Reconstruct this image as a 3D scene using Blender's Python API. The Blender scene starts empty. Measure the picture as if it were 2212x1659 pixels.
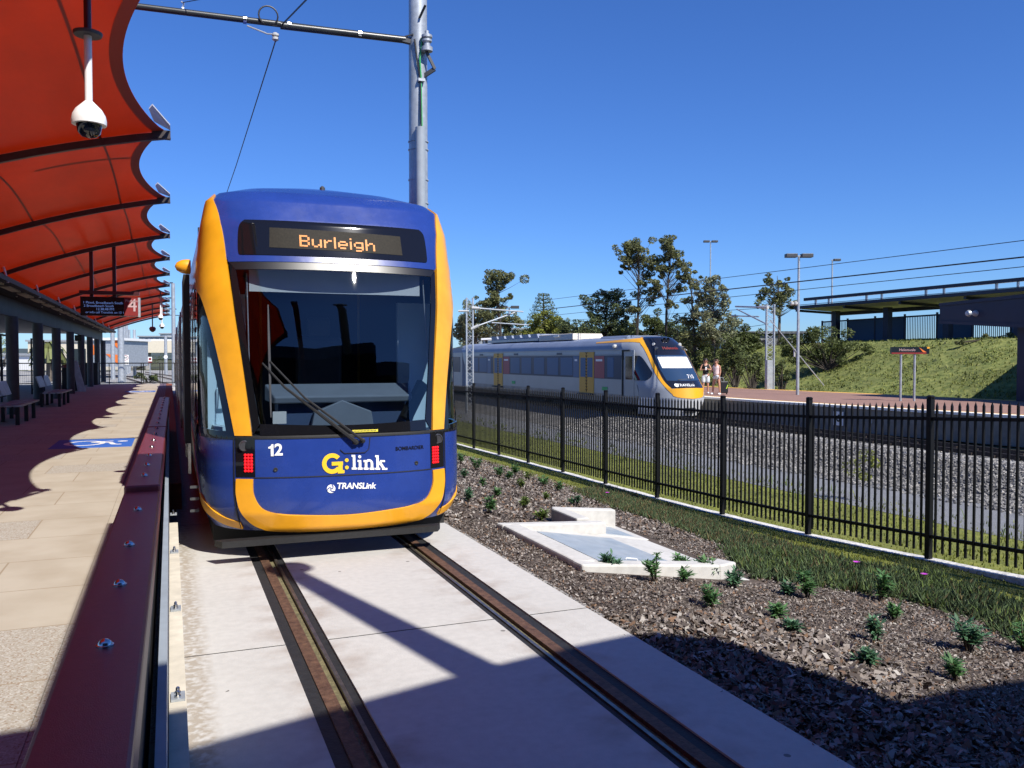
import bpy, bmesh, math, random
import numpy as np
from mathutils import Vector, Matrix
random.seed(7)
R = math.radians
scene = bpy.context.scene
C = scene.collection
# ---------------------------------------------------------------- camera numbers (solved from the photograph)
F = 1830.0; YAW = R(22.0); PIT = R(-1.72); EYE = 1.88
def ray(x, y):                                   # photo point (2212 px wide) -> direction in the world
    r = (x-1106)/F; u = -(y-829.5)/F
    fh = math.cos(PIT)-u*math.sin(PIT); up = math.sin(PIT)+u*math.cos(PIT)
    return Vector((r*math.cos(YAW)+fh*math.sin(YAW), -r*math.sin(YAW)+fh*math.cos(YAW), up))
def at(x, y, d):                                 # point at forward distance d
    v = ray(x, y); f = v.x*math.sin(YAW)+v.y*math.cos(YAW)
    return Vector((0, 0, EYE)) + v*(d/f)
def hz(x, y, z):
    v = ray(x, y); return Vector((0, 0, EYE)) + v*((z-EYE)/v.z)
def lerp(t, pts):
    if t <= pts[0][0]: return pts[0][1]
    for (a, b), (c, d) in zip(pts, pts[1:]):
        if t <= c: return b+(d-b)*(t-a)/(c-a)
    return pts[-1][1]
def sstep(a, b, x):
    t = max(0, min(1, (x-a)/(b-a))); return t*t*(3-2*t)
def g(X, Y):                                     # ground height
    z = lerp(X, [(-12, -.04), (3.0, -.05), (3.5, -.06), (5.3, -.34), (7, -.58), (8.6, -.78), (9.3, -.82), (12.7, -1.12), (15, -1.28), (17.2, -1.3),
                 (18.5, -.76), (22.5, -.76), (31, -.3), (33, 0), (36, 1.15), (40, 2.9), (44, 3.0), (50, 3.2), (80, 3.3), (500, 3.5)])
    dz = lerp(Y, [(2, .08), (8.2, .05), (10.45, -.08), (12.7, -.14), (17, -.18), (26, -.26), (60, -.3)])
    z += dz*sstep(5, 8.6, X)*(1-sstep(10.5, 14, X))
    if X > 31: z *= 1-.15*sstep(42, 62, Y)
    if X > 31: z = z*(1-sstep(120, 300, Y)) + 0*sstep(120, 300, Y)
    return z
def hg(x, y):                                    # photo point on the ground
    z = -.1
    for _ in range(30):
        p = hz(x, y, z); z = .5*z+.5*g(p.x, p.y)
    return Vector((p.x, p.y, g(p.x, p.y)))
# ---------------------------------------------------------------- materials
def newmat(name):
    m = bpy.data.materials.new(name); m.use_nodes = True
    nt = m.node_tree; return m, nt, nt.nodes.get('Principled BSDF'), nt.nodes.get('Material Output')
def setc(sock, c): sock.default_value = (c[0], c[1], c[2], 1)
def mat(name, col, rough=.5, metal=0, var=0, vscale=4, bump=0, bscale=60, coat=0, spec=.5, col2=None, cscale=None, stretch=None, camp=.1, rvar=0):
    m, nt, b, o = newmat(name)
    setc(b.inputs['Base Color'], col); b.inputs['Roughness'].default_value = rough; b.inputs['Metallic'].default_value = metal
    b.inputs['Coat Weight'].default_value = coat; b.inputs['Coat Roughness'].default_value = .06; b.inputs['Specular IOR Level'].default_value = spec
    L = nt.links
    if var or bump or col2:
        tc = nt.nodes.new('ShaderNodeTexCoord'); src = tc.outputs['Object']
        if stretch:
            mp = nt.nodes.new('ShaderNodeMapping'); mp.inputs['Scale'].default_value = stretch; L.new(src, mp.inputs['Vector']); src = mp.outputs['Vector']
    if var or col2:
        n = nt.nodes.new('ShaderNodeTexNoise'); n.inputs['Scale'].default_value = vscale; n.inputs['Detail'].default_value = 7; n.inputs['Roughness'].default_value = .62
        L.new(src, n.inputs['Vector'])
        rp = nt.nodes.new('ShaderNodeValToRGB'); rp.color_ramp.elements[0].position = .36; rp.color_ramp.elements[1].position = .66
        c2 = col2 or [min(1, c*(1+var)) for c in col]; c1 = col if col2 else [c*(1-var) for c in col]
        rp.color_ramp.elements[0].color = (*c1, 1); rp.color_ramp.elements[1].color = (*c2, 1)
        L.new(n.outputs['Fac'], rp.inputs['Fac']); out = rp.outputs['Color']
        if cscale:
            n2 = nt.nodes.new('ShaderNodeTexNoise'); n2.inputs['Scale'].default_value = cscale; n2.inputs['Detail'].default_value = 4; L.new(src, n2.inputs['Vector'])
            mr = nt.nodes.new('ShaderNodeMapRange'); mr.inputs['From Min'].default_value = .3; mr.inputs['From Max'].default_value = .7; mr.inputs['To Min'].default_value = 1-camp; mr.inputs['To Max'].default_value = 1+camp*.8
            L.new(n2.outputs['Fac'], mr.inputs['Value'])
            mx = nt.nodes.new('ShaderNodeVectorMath'); mx.operation = 'SCALE'; L.new(out, mx.inputs[0]); L.new(mr.outputs['Result'], mx.inputs['Scale']); out = mx.outputs['Vector']
        L.new(out, b.inputs['Base Color'])
    if rvar:
        n4 = nt.nodes.new('ShaderNodeTexNoise'); n4.inputs['Scale'].default_value = 2.6; n4.inputs['Detail'].default_value = 8; n4.inputs['Roughness'].default_value = .7; L.new(src, n4.inputs['Vector'])
        m4 = nt.nodes.new('ShaderNodeMapRange'); m4.inputs['From Min'].default_value = .35; m4.inputs['From Max'].default_value = .7; m4.inputs['To Min'].default_value = rough-rvar*.3; m4.inputs['To Max'].default_value = rough+rvar
        L.new(n4.outputs['Fac'], m4.inputs['Value']); L.new(m4.outputs['Result'], b.inputs['Roughness'])
    if bump:
        n3 = nt.nodes.new('ShaderNodeTexNoise'); n3.inputs['Scale'].default_value = bscale; n3.inputs['Detail'].default_value = 5; L.new(src, n3.inputs['Vector'])
        bp = nt.nodes.new('ShaderNodeBump'); bp.inputs['Strength'].default_value = bump; bp.inputs['Distance'].default_value = .02
        L.new(n3.outputs['Fac'], bp.inputs['Height']); L.new(bp.outputs['Normal'], b.inputs['Normal'])
    return m
def glass(name, tint, ior=1.5, rough=.0):
    m, nt, b, o = newmat(name); nt.nodes.remove(b)
    t = nt.nodes.new('ShaderNodeBsdfTransparent'); setc(t.inputs['Color'], tint)
    gl = nt.nodes.new('ShaderNodeBsdfGlossy'); gl.inputs['Roughness'].default_value = rough
    lw = nt.nodes.new('ShaderNodeLayerWeight'); lw.inputs['Blend'].default_value = .5; f0 = ((ior-1)/(ior+1))**2
    pw = nt.nodes.new('ShaderNodeMath'); pw.operation = 'POWER'; pw.inputs[1].default_value = 5; nt.links.new(lw.outputs['Facing'], pw.inputs[0])
    fr = nt.nodes.new('ShaderNodeMath'); fr.operation = 'MULTIPLY_ADD'; fr.inputs[1].default_value = 1-f0; fr.inputs[2].default_value = f0; nt.links.new(pw.outputs[0], fr.inputs[0])
    mx = nt.nodes.new('ShaderNodeMixShader')
    nt.links.new(fr.outputs[0], mx.inputs['Fac']); nt.links.new(t.outputs['BSDF'], mx.inputs[1]); nt.links.new(gl.outputs['BSDF'], mx.inputs[2])
    nt.links.new(mx.outputs['Shader'], o.inputs['Surface']); return m
def emit(name, col, st):
    m, nt, b, o = newmat(name); setc(b.inputs['Base Color'], [c*.3 for c in col]); setc(b.inputs['Emission Color'], col); b.inputs['Emission Strength'].default_value = st; return m
def leafy(name, col, var=.45, tr=.3):
    m, nt, b, o = newmat(name); L = nt.links
    gi = nt.nodes.new('ShaderNodeNewGeometry'); rp = nt.nodes.new('ShaderNodeValToRGB')
    rp.color_ramp.elements[0].color = (*[c*(1-var) for c in col], 1); rp.color_ramp.elements[1].color = (*[min(1, c*(1+var)) for c in col], 1)
    L.new(gi.outputs['Random Per Island'], rp.inputs['Fac']); L.new(rp.outputs['Color'], b.inputs['Base Color'])
    b.inputs['Roughness'].default_value = .55; b.inputs['Specular IOR Level'].default_value = .3
    t = nt.nodes.new('ShaderNodeBsdfTranslucent'); L.new(rp.outputs['Color'], t.inputs['Color'])
    mx = nt.nodes.new('ShaderNodeMixShader'); mx.inputs['Fac'].default_value = tr
    L.new(b.outputs['BSDF'], mx.inputs[1]); L.new(t.outputs['BSDF'], mx.inputs[2]); L.new(mx.outputs['Shader'], o.inputs['Surface']); return m
M = {}
def slabmat():
    m = mat('slab_concrete', (.5, .482, .45), .8, var=.035, vscale=.8, bump=.14, bscale=70, cscale=16, camp=.06); nt = m.node_tree; L = nt.links; b = nt.nodes['Principled BSDF']
    src = b.inputs['Base Color'].links[0].from_socket; tc = nt.nodes.new('ShaderNodeTexCoord'); sx = nt.nodes.new('ShaderNodeSeparateXYZ'); L.new(tc.outputs['Object'], sx.inputs['Vector'])
    def N(op, *a):
        n = nt.nodes.new('ShaderNodeMath'); n.operation = op
        for i, v in enumerate(a):
            if isinstance(v, (int, float)): n.inputs[i].default_value = v
            else: L.new(v, n.inputs[i])
        return n.outputs[0]
    def noise(sc, d=5, vec=None):
        n = nt.nodes.new('ShaderNodeTexNoise'); n.inputs['Scale'].default_value = sc; n.inputs['Detail'].default_value = d; L.new(vec or tc.outputs['Object'], n.inputs['Vector']); return n.outputs['Fac']
    def near(x0, w): return N('MAXIMUM', N('SUBTRACT', 1.0, N('DIVIDE', N('ABSOLUTE', N('SUBTRACT', sx.outputs['X'], x0)), w)), 0.0)
    rust = N('MULTIPLY', N('MAXIMUM', near(.84, .42), near(2.275, .42)), N('MAXIMUM', N('MULTIPLY', N('SUBTRACT', noise(3.3, 6), .46), 3.2), 0.0))
    edge = N('MULTIPLY', near(.1, .14), N('MAXIMUM', N('MULTIPLY', N('SUBTRACT', noise(21, 8), .36), 4), 0.0))
    v = nt.nodes.new('ShaderNodeTexVoronoi'); v.inputs['Scale'].default_value = 3.1; L.new(tc.outputs['Object'], v.inputs['Vector'])
    drip = N('MULTIPLY', N('LESS_THAN', v.outputs['Distance'], .055), N('GREATER_THAN', noise(1.2, 2), .52))
    patch = N('MAXIMUM', N('MULTIPLY', N('SUBTRACT', noise(.55, 8), .54), 1.4), 0.0)
    for fac, col, lim in ((rust, (.2, .12, .07), .55), (edge, (.24, .18, .11), .6), (drip, (.09, .08, .07), .75), (patch, (.36, .34, .31), .5)):
        mx = nt.nodes.new('ShaderNodeMix'); mx.data_type = 'RGBA'; L.new(N('MINIMUM', fac, lim), mx.inputs['Factor']); L.new(src, mx.inputs['A']); setc(mx.inputs['B'], col); src = mx.outputs['Result']
    L.new(src, b.inputs['Base Color']); return m
M['concrete'] = slabmat()
M['concrete_white'] = mat('pale_precast', (.54, .525, .49), .75, var=.07, vscale=2, bump=.06, bscale=80, cscale=14)
M['concrete_grey'] = mat('weathered_concrete', (.34, .33, .31), .85, var=.2, vscale=2, bump=.2, bscale=60, cscale=12)
M['mow'] = mat('rough_white_concrete', (.62, .6, .56), .9, var=.22, vscale=7, bump=.5, bscale=40, cscale=22, camp=.28)
M['kerb'] = mat('cream_concrete', (.6, .54, .43), .8, var=.08, vscale=3, bump=.1, cscale=10)
M['rust'] = mat('rusty_steel', (.085, .042, .026), .7, .2, col2=(.16, .085, .05), vscale=16, bump=.3, bscale=90, cscale=30, camp=.28)
M['railtop'] = mat('rail_head_steel', (.2, .17, .15), .35, .8, var=.3, vscale=12)
M['rubber'] = mat('dark_rail_rubber', (.016, .016, .017), .7, var=.3, vscale=20, bump=.2)
M['moss'] = mat('groove_dirt', (.16, .14, .07), .95, var=.35, vscale=24, bump=.6, bscale=70)
M['blue'] = mat('tram_blue_paint', (.016, .042, .225), .25, var=.09, vscale=1.6, coat=.4, rvar=.09, cscale=11, camp=.05)
M['yellow'] = mat('tram_yellow_paint', (.8, .36, .014), .35, var=.06, vscale=1.8, coat=.4, rvar=.2, cscale=9, camp=.06)
M['black'] = mat('black_gloss', (.007, .007, .009), .05)
M['blackmatt'] = mat('black_rubber', (.012, .012, .013), .6, var=.2, vscale=20)
M['fence'] = mat('black_powder_coat', (.004, .004, .005), .5, spec=.3, var=.2, vscale=9)
M['white'] = mat('white_paint', (.78, .78, .77), .4, var=.03, vscale=4)
M['whitefilm'] = mat('white_lettering', (.85, .85, .85), .5)
M['yellowfilm'] = mat('yellow_lettering', (.8, .5, .02), .5)
M['chrome'] = mat('dull_chrome', (.6, .6, .6), .22, 1)
M['galv'] = mat('galvanised_steel', (.4, .43, .46), .45, .35, var=.14, vscale=5, bump=.05, cscale=18)
M['grey'] = mat('grey_paint', (.3, .34, .38), .45, var=.1, vscale=4)
M['darkgrey'] = mat('dark_grey_paint', (.055, .057, .062), .5, var=.15, vscale=5)
M['maroon'] = mat('maroon_powder_coat', (.16, .028, .034), .38, spec=.8, var=.12, vscale=30, bump=.1, bscale=260)
M['maroonpipe'] = mat('dark_red_pipe', (.06, .012, .014), .4)
M['rib'] = mat('canopy_rib_paint', (.05, .04, .038), .4, var=.2, vscale=3)
M['insul'] = mat('composite_arm_black', (.03, .034, .034), .35, var=.2, vscale=4)
M['wire'] = mat('overhead_wire_metal', (.02, .02, .024), .5, .3)
M['porcelain'] = mat('pale_insulator', (.5, .5, .48), .3)
M['green'] = mat('earth_cable_green', (.05, .4, .12), .5)
M['cover'] = mat('pit_lid_steel', (.36, .42, .46), .5, .25, var=.16, vscale=3, col2=(.42, .46, .48), bump=.15, bscale=150, cscale=7)
M['handle'] = mat('white_handle', (.75, .75, .75), .35)
M['glass'] = glass('tram_windscreen_glass', (.5, .57, .63), 1.75, .006)
M['glassside'] = glass('tram_side_glass', (.6, .76, .86), 1.5)
M['darkglass'] = mat('dark_tinted_glass', (.01, .013, .018), .05, spec=.8)
M['dash'] = mat('dashboard_grey', (.2, .24, .3), .6, var=.06)
M['dashblue'] = mat('dashboard_blue', (.06, .1, .2), .5)
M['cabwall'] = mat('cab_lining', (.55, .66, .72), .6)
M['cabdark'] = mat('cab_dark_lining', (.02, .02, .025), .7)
M['borderblack'] = mat('ceramic_border_black', (.008, .008, .01), .35)
M['led'] = emit('amber_led', (1, .34, .035), .8)
M['ledbg'] = mat('led_board', (.02, .017, .012), .6, var=.3, vscale=60, spec=.15)
M['red'] = emit('red_led', (1, .004, .012), 1.0)
M['lampglass'] = mat('lamp_lens', (.05, .05, .055), .1, coat=.5)
M['stickeryel'] = mat('warning_sticker_yellow', (.7, .6, .03), .5)
def fabric():
    m, nt, b, o = newmat('red_canopy_membrane'); L = nt.links
    setc(b.inputs['Base Color'], (.42, .03, .004)); b.inputs['Roughness'].default_value = .42; b.inputs['Specular IOR Level'].default_value = .24
    t = nt.nodes.new('ShaderNodeBsdfTranslucent'); setc(t.inputs['Color'], (.54, .026, .004))
    n = nt.nodes.new('ShaderNodeTexNoise'); n.inputs['Scale'].default_value = 260; tc = nt.nodes.new('ShaderNodeTexCoord'); L.new(tc.outputs['Object'], n.inputs['Vector'])
    bp = nt.nodes.new('ShaderNodeBump'); bp.inputs['Strength'].default_value = .05; L.new(n.outputs['Fac'], bp.inputs['Height']); L.new(bp.outputs['Normal'], b.inputs['Normal'])
    for sc, sock, c in ((.9, b.inputs['Base Color'], (.42, .03, .004)), (.9, t.inputs['Color'], (.54, .026, .004))):
        mp = nt.nodes.new('ShaderNodeMapping'); mp.inputs['Scale'].default_value = (1, .35, 1); L.new(tc.outputs['Object'], mp.inputs['Vector'])
        ns = nt.nodes.new('ShaderNodeTexNoise'); ns.inputs['Scale'].default_value = sc; ns.inputs['Detail'].default_value = 9; ns.inputs['Roughness'].default_value = .68; L.new(mp.outputs['Vector'], ns.inputs['Vector'])
        rp = nt.nodes.new('ShaderNodeValToRGB'); rp.color_ramp.elements[0].position = .32; rp.color_ramp.elements[1].position = .7; rp.color_ramp.elements[0].color = (*[q*.72 for q in c], 1); rp.color_ramp.elements[1].color = (*[q*1.12 for q in c], 1)
        L.new(ns.outputs['Fac'], rp.inputs['Fac']); L.new(rp.outputs['Color'], sock)
    mx = nt.nodes.new('ShaderNodeMixShader'); mx.inputs['Fac'].default_value = .3
    L.new(b.outputs['BSDF'], mx.inputs[1]); L.new(t.outputs['BSDF'], mx.inputs[2]); L.new(mx.outputs['Shader'], o.inputs['Surface']); return m
M['fabric'] = fabric()
M['seam'] = mat('membrane_seam', (.34, .025, .006), .5)
M['hem'] = mat('membrane_hem', (.42, .045, .012), .6)
def paving():
    m, nt, b, o = newmat('platform_paving'); L = nt.links
    tc = nt.nodes.new('ShaderNodeTexCoord'); mp = nt.nodes.new('ShaderNodeMapping'); mp.inputs['Scale'].default_value = (1, 1, 1); L.new(tc.outputs['Object'], mp.inputs['Vector'])
    br = nt.nodes.new('ShaderNodeTexBrick'); br.inputs['Scale'].default_value = 1; br.inputs['Mortar Size'].default_value = .007; br.inputs['Brick Width'].default_value = 1.15; br.inputs['Row Height'].default_value = .92
    br.offset = .37; br.inputs['Bias'].default_value = -.25; br.inputs['Mortar Smooth'].default_value = .1
    setc(br.inputs['Color1'], (0, 0, 0)); setc(br.inputs['Color2'], (1, 1, 1)); setc(br.inputs['Mortar'], (.1, .1, .1)); L.new(mp.outputs['Vector'], br.inputs['Vector'])
    th = nt.nodes.new('ShaderNodeMath'); th.operation = 'GREATER_THAN'; th.inputs[1].default_value = .5; L.new(br.outputs['Color'], th.inputs[0])
    n1 = nt.nodes.new('ShaderNodeTexNoise'); n1.inputs['Scale'].default_value = 2.2; n1.inputs['Detail'].default_value = 6; L.new(tc.outputs['Object'], n1.inputs['Vector'])
    r1 = nt.nodes.new('ShaderNodeValToRGB'); r1.color_ramp.elements[0].color = (.385, .335, .262, 1); r1.color_ramp.elements[1].color = (.45, .405, .33, 1); r1.color_ramp.elements[0].position = .35; r1.color_ramp.elements[1].position = .65; L.new(n1.outputs['Fac'], r1.inputs['Fac'])
    v = nt.nodes.new('ShaderNodeTexVoronoi'); v.inputs['Scale'].default_value = 120; L.new(tc.outputs['Object'], v.inputs['Vector'])
    r2 = nt.nodes.new('ShaderNodeValToRGB'); cr = r2.color_ramp; cr.interpolation = 'CONSTANT'
    cr.elements[0].color = (.36, .325, .27, 1); cr.elements[1].position = .6; cr.elements[1].color = (.43, .41, .37, 1)
    e = cr.elements.new(.8); e.color = (.27, .2, .14, 1); e = cr.elements.new(.9); e.color = (.5, .48, .43, 1)
    sp = nt.nodes.new('ShaderNodeSeparateColor'); L.new(v.outputs['Color'], sp.inputs['Color']); L.new(sp.outputs['Red'], r2.inputs['Fac'])
    mx = nt.nodes.new('ShaderNodeMix'); mx.data_type = 'RGBA'; L.new(th.outputs['Value'], mx.inputs['Factor']); L.new(r1.outputs['Color'], mx.inputs['A']); L.new(r2.outputs['Color'], mx.inputs['B'])
    mo = nt.nodes.new('ShaderNodeMix'); mo.data_type = 'RGBA'; L.new(br.outputs['Fac'], mo.inputs['Factor']); L.new(mx.outputs['Result'], mo.inputs['A']); setc(mo.inputs['B'], (.3, .24, .17))
    L.new(mo.outputs['Result'], b.inputs['Base Color']); b.inputs['Roughness'].default_value = .75; return m
M['paving'] = paving()
def stripes(name, c1, c2, freq, axis=0, rough=.7):
    m, nt, b, o = newmat(name); L = nt.links
    tc = nt.nodes.new('ShaderNodeTexCoord'); sx = nt.nodes.new('ShaderNodeSeparateXYZ'); L.new(tc.outputs['Object'], sx.inputs['Vector'])
    ml = nt.nodes.new('ShaderNodeMath'); ml.operation = 'MULTIPLY'; ml.inputs[1].default_value = freq; L.new(sx.outputs[axis], ml.inputs[0])
    fr = nt.nodes.new('ShaderNodeMath'); fr.operation = 'FRACT'; L.new(ml.outputs['Value'], fr.inputs[0])
    gt = nt.nodes.new('ShaderNodeMath'); gt.operation = 'GREATER_THAN'; gt.inputs[1].default_value = .5; L.new(fr.outputs['Value'], gt.inputs[0])
    mx = nt.nodes.new('ShaderNodeMix'); mx.data_type = 'RGBA'; setc(mx.inputs['A'], c1); setc(mx.inputs['B'], c2); L.new(gt.outputs['Value'], mx.inputs['Factor']); L.new(mx.outputs['Result'], b.inputs['Base Color'])
    b.inputs['Roughness'].default_value = rough; return m
M['tactile'] = stripes('tactile_strip', (.1, .07, .1), (.16, .12, .15), 14)
M['brickstrip'] = mat('red_brick_edge', (.24, .07, .03), .8, var=.2, vscale=9)
M['bluemark'] = mat('blue_marking_paint', (.03, .13, .5), .6, var=.08, vscale=6)
M['soil'] = mat('dark_soil', (.055, .04, .03), .95, col2=(.12, .09, .07), vscale=38, bump=.8, bscale=60, cscale=3, camp=.28)
M['earth'] = mat('grassy_earth', (.05, .06, .02), .95, col2=(.11, .1, .04), vscale=3, bump=.5, bscale=20, cscale=.5, camp=.28)
M['lawn'] = mat('lawn_base', (.11, .135, .02), .95, col2=(.2, .2, .035), vscale=9, bump=.7, bscale=45, cscale=1.1, camp=.28)
M['bank'] = mat('embankment_grass', (.085, .115, .022), .95, col2=(.22, .23, .06), vscale=3.2, bump=.9, bscale=14, cscale=.7, camp=.28)
M['gravel'] = mat('fine_grey_gravel', (.13, .135, .145), .95, col2=(.25, .255, .265), vscale=40, bump=.8, bscale=80, cscale=1.5)
M['ballast'] = mat('ballast_bed', (.09, .086, .08), .95, col2=(.22, .21, .195), vscale=24, bump=1, bscale=30, cscale=1, camp=.28)
M['yardground'] = mat('pale_yard_ground', (.3, .29, .27), .95, var=.2, vscale=.8, cscale=3, camp=.28)
M['hill'] = mat('wooded_hill', (.035, .05, .055), .95, col2=(.06, .085, .08), vscale=.03, cscale=.06)
for i, c in enumerate([(.125, .1, .083), (.2, .168, .145), (.29, .255, .225), (.058, .045, .037), (.38, .35, .315), (.19, .115, .07)]): M['chip%d' % i] = mat('bark_chip_%s' % 'abcdef'[i], c, .9)
for i, c in enumerate([(.16, .155, .15), (.25, .24, .225), (.09, .09, .092), (.36, .34, .31)]): M['stone%d' % i] = mat('ballast_stone_%s' % 'abcd'[i], c, .9)
M['shrub'] = leafy('shrub_leaves', (.1, .21, .075), .45, .25)
M['shrubblue'] = leafy('bluish_shrub_leaves', (.085, .18, .095), .4, .25); M['shrubyellow'] = leafy('yellowish_shrub_leaves', (.15, .21, .055), .5, .25)
M['shrubstem'] = mat('shrub_stem', (.07, .05, .03), .9)
M['grassblade'] = leafy('grass_blades', (.18, .2, .035), .5)
M['tallgrass'] = leafy('long_grass_blades', (.12, .17, .04), .5)
M['pigface'] = leafy('succulent_leaves', (.08, .115, .05), .5, .1)
M['pigface2'] = leafy('reddish_succulent_leaves', (.13, .105, .05), .5, .1)
M['flower'] = mat('magenta_petals', (.5, .06, .5), .6)
M['gum'] = leafy('gum_leaves', (.17, .18, .075), .5)
M['gumpale'] = leafy('pale_gum_leaves', (.22, .23, .125), .4)
M['gumdark'] = leafy('dark_leaves', (.105, .135, .055), .5)
M['gumbright'] = leafy('yellow_green_leaves', (.2, .22, .045), .45)
M['bushy'] = leafy('bush_leaves', (.11, .135, .045), .55)
M['palm'] = leafy('palm_fronds', (.16, .18, .06), .4)
M['bark'] = mat('grey_bark', (.12, .1, .08), .9, var=.3, vscale=5)
M['barkdark'] = mat('dark_bark', (.05, .04, .032), .9, var=.3, vscale=5)
M['trainbody'] = mat('train_silver_grey', (.33, .355, .385), .35, .1, var=.05, vscale=1)
M['trainlower'] = mat('train_dusty_skirt', (.3, .28, .25), .6, .1, var=.18, vscale=1.3)
M['trainroof'] = mat('train_roof_blue_grey', (.2, .24, .33), .5, var=.08, vscale=1)
M['trainblack'] = mat('train_black_mask', (.012, .013, .02), .14, coat=.5)
M['trainyel'] = mat('train_yellow', (.8, .38, .015), .35, coat=.4)
M['trainglass'] = mat('train_blue_glass', (.022, .05, .11), .3, spec=.2)
M['trainpane'] = mat('train_pane_sky_tint', (.05, .12, .25), .35, spec=.2)  # blue base colour stands in for the sky reflected in the panes
M['sidegold'] = mat('train_door_gold', (.62, .33, .03), .45)
M['poster'] = mat('pink_red_poster', (.34, .07, .09), .5)
M['posterblue'] = mat('blue_poster', (.04, .1, .24), .4)
M['beige'] = mat('beige_roof_unit', (.55, .5, .42), .6, var=.05)
M['underframe'] = mat('underframe_black', (.015, .015, .016), .8, var=.2)
M['brake'] = mat('wheel_yellow_mark', (.4, .38, .15), .6)
M['brickpave'] = mat('red_brick_paving', (.27, .155, .12), .85, var=.18, vscale=14, cscale=2)
M['platline'] = mat('platform_white_line', (.8, .78, .72), .7)
M['platyel'] = mat('platform_yellow_line', (.78, .45, .1), .7)
M['platwall'] = mat('platform_face_concrete', (.2, .19, .17), .9, var=.15, vscale=2, cscale=5)
M['navy'] = mat('navy_steel', (.011, .018, .045), .5, var=.1, vscale=2)
M['soffit'] = mat('grey_soffit', (.8, .77, .72), .7, var=.06)
M['bluemesh'] = mat('blue_mesh_screen', (.03, .08, .16), .6)
M['whitewall'] = stripes('white_corrugated_wall', (.62, .62, .6), (.45, .45, .45), 2.2)
M['roofgrey'] = mat('grey_metal_roof', (.3, .32, .34), .6, var=.08)
M['creamwall'] = mat('cream_wall', (.62, .56, .44), .8, var=.05)
M['orange'] = mat('orange_panel', (.75, .17, .02), .6)
M['signred'] = mat('sign_red', (.2, .008, .007), .6)
M['bulk'] = mat('dull_grey_cladding', (.045, .043, .038), .6, var=.25, vscale=1.2)
M['rustshade'] = mat('shaded_rail_steel', (.03, .022, .018), .7, var=.3, vscale=9)  # near-black tone puts the rail's shadowed side into the colour
M['bankgrass'] = leafy('embankment_grass_blades', (.19, .21, .05), .5)
M['signblack'] = mat('screen_black', (.004, .005, .006), .25)
M['scrtext'] = emit('screen_text', (.25, .42, 1), .28)
M['pinktext'] = mat('pale_pink_text', (.5, .34, .34), .5)
M['skin'] = mat('skin', (.5, .25, .16), .55)
M['hairdark'] = mat('dark_hair', (.02, .012, .01), .5)
M['hairbrown'] = mat('brown_hair', (.09, .04, .02), .5)
M['blacktop'] = mat('black_cloth', (.012, .012, .014), .8)
M['pinktop'] = mat('pale_pink_cloth', (.72, .56, .54), .8)
M['shorts'] = mat('pale_denim', (.62, .66, .68), .8)
M['case'] = mat('black_suitcase', (.012, .012, .014), .4)
M['lime'] = mat('lime_trim', (.5, .75, .05), .5)
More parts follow.
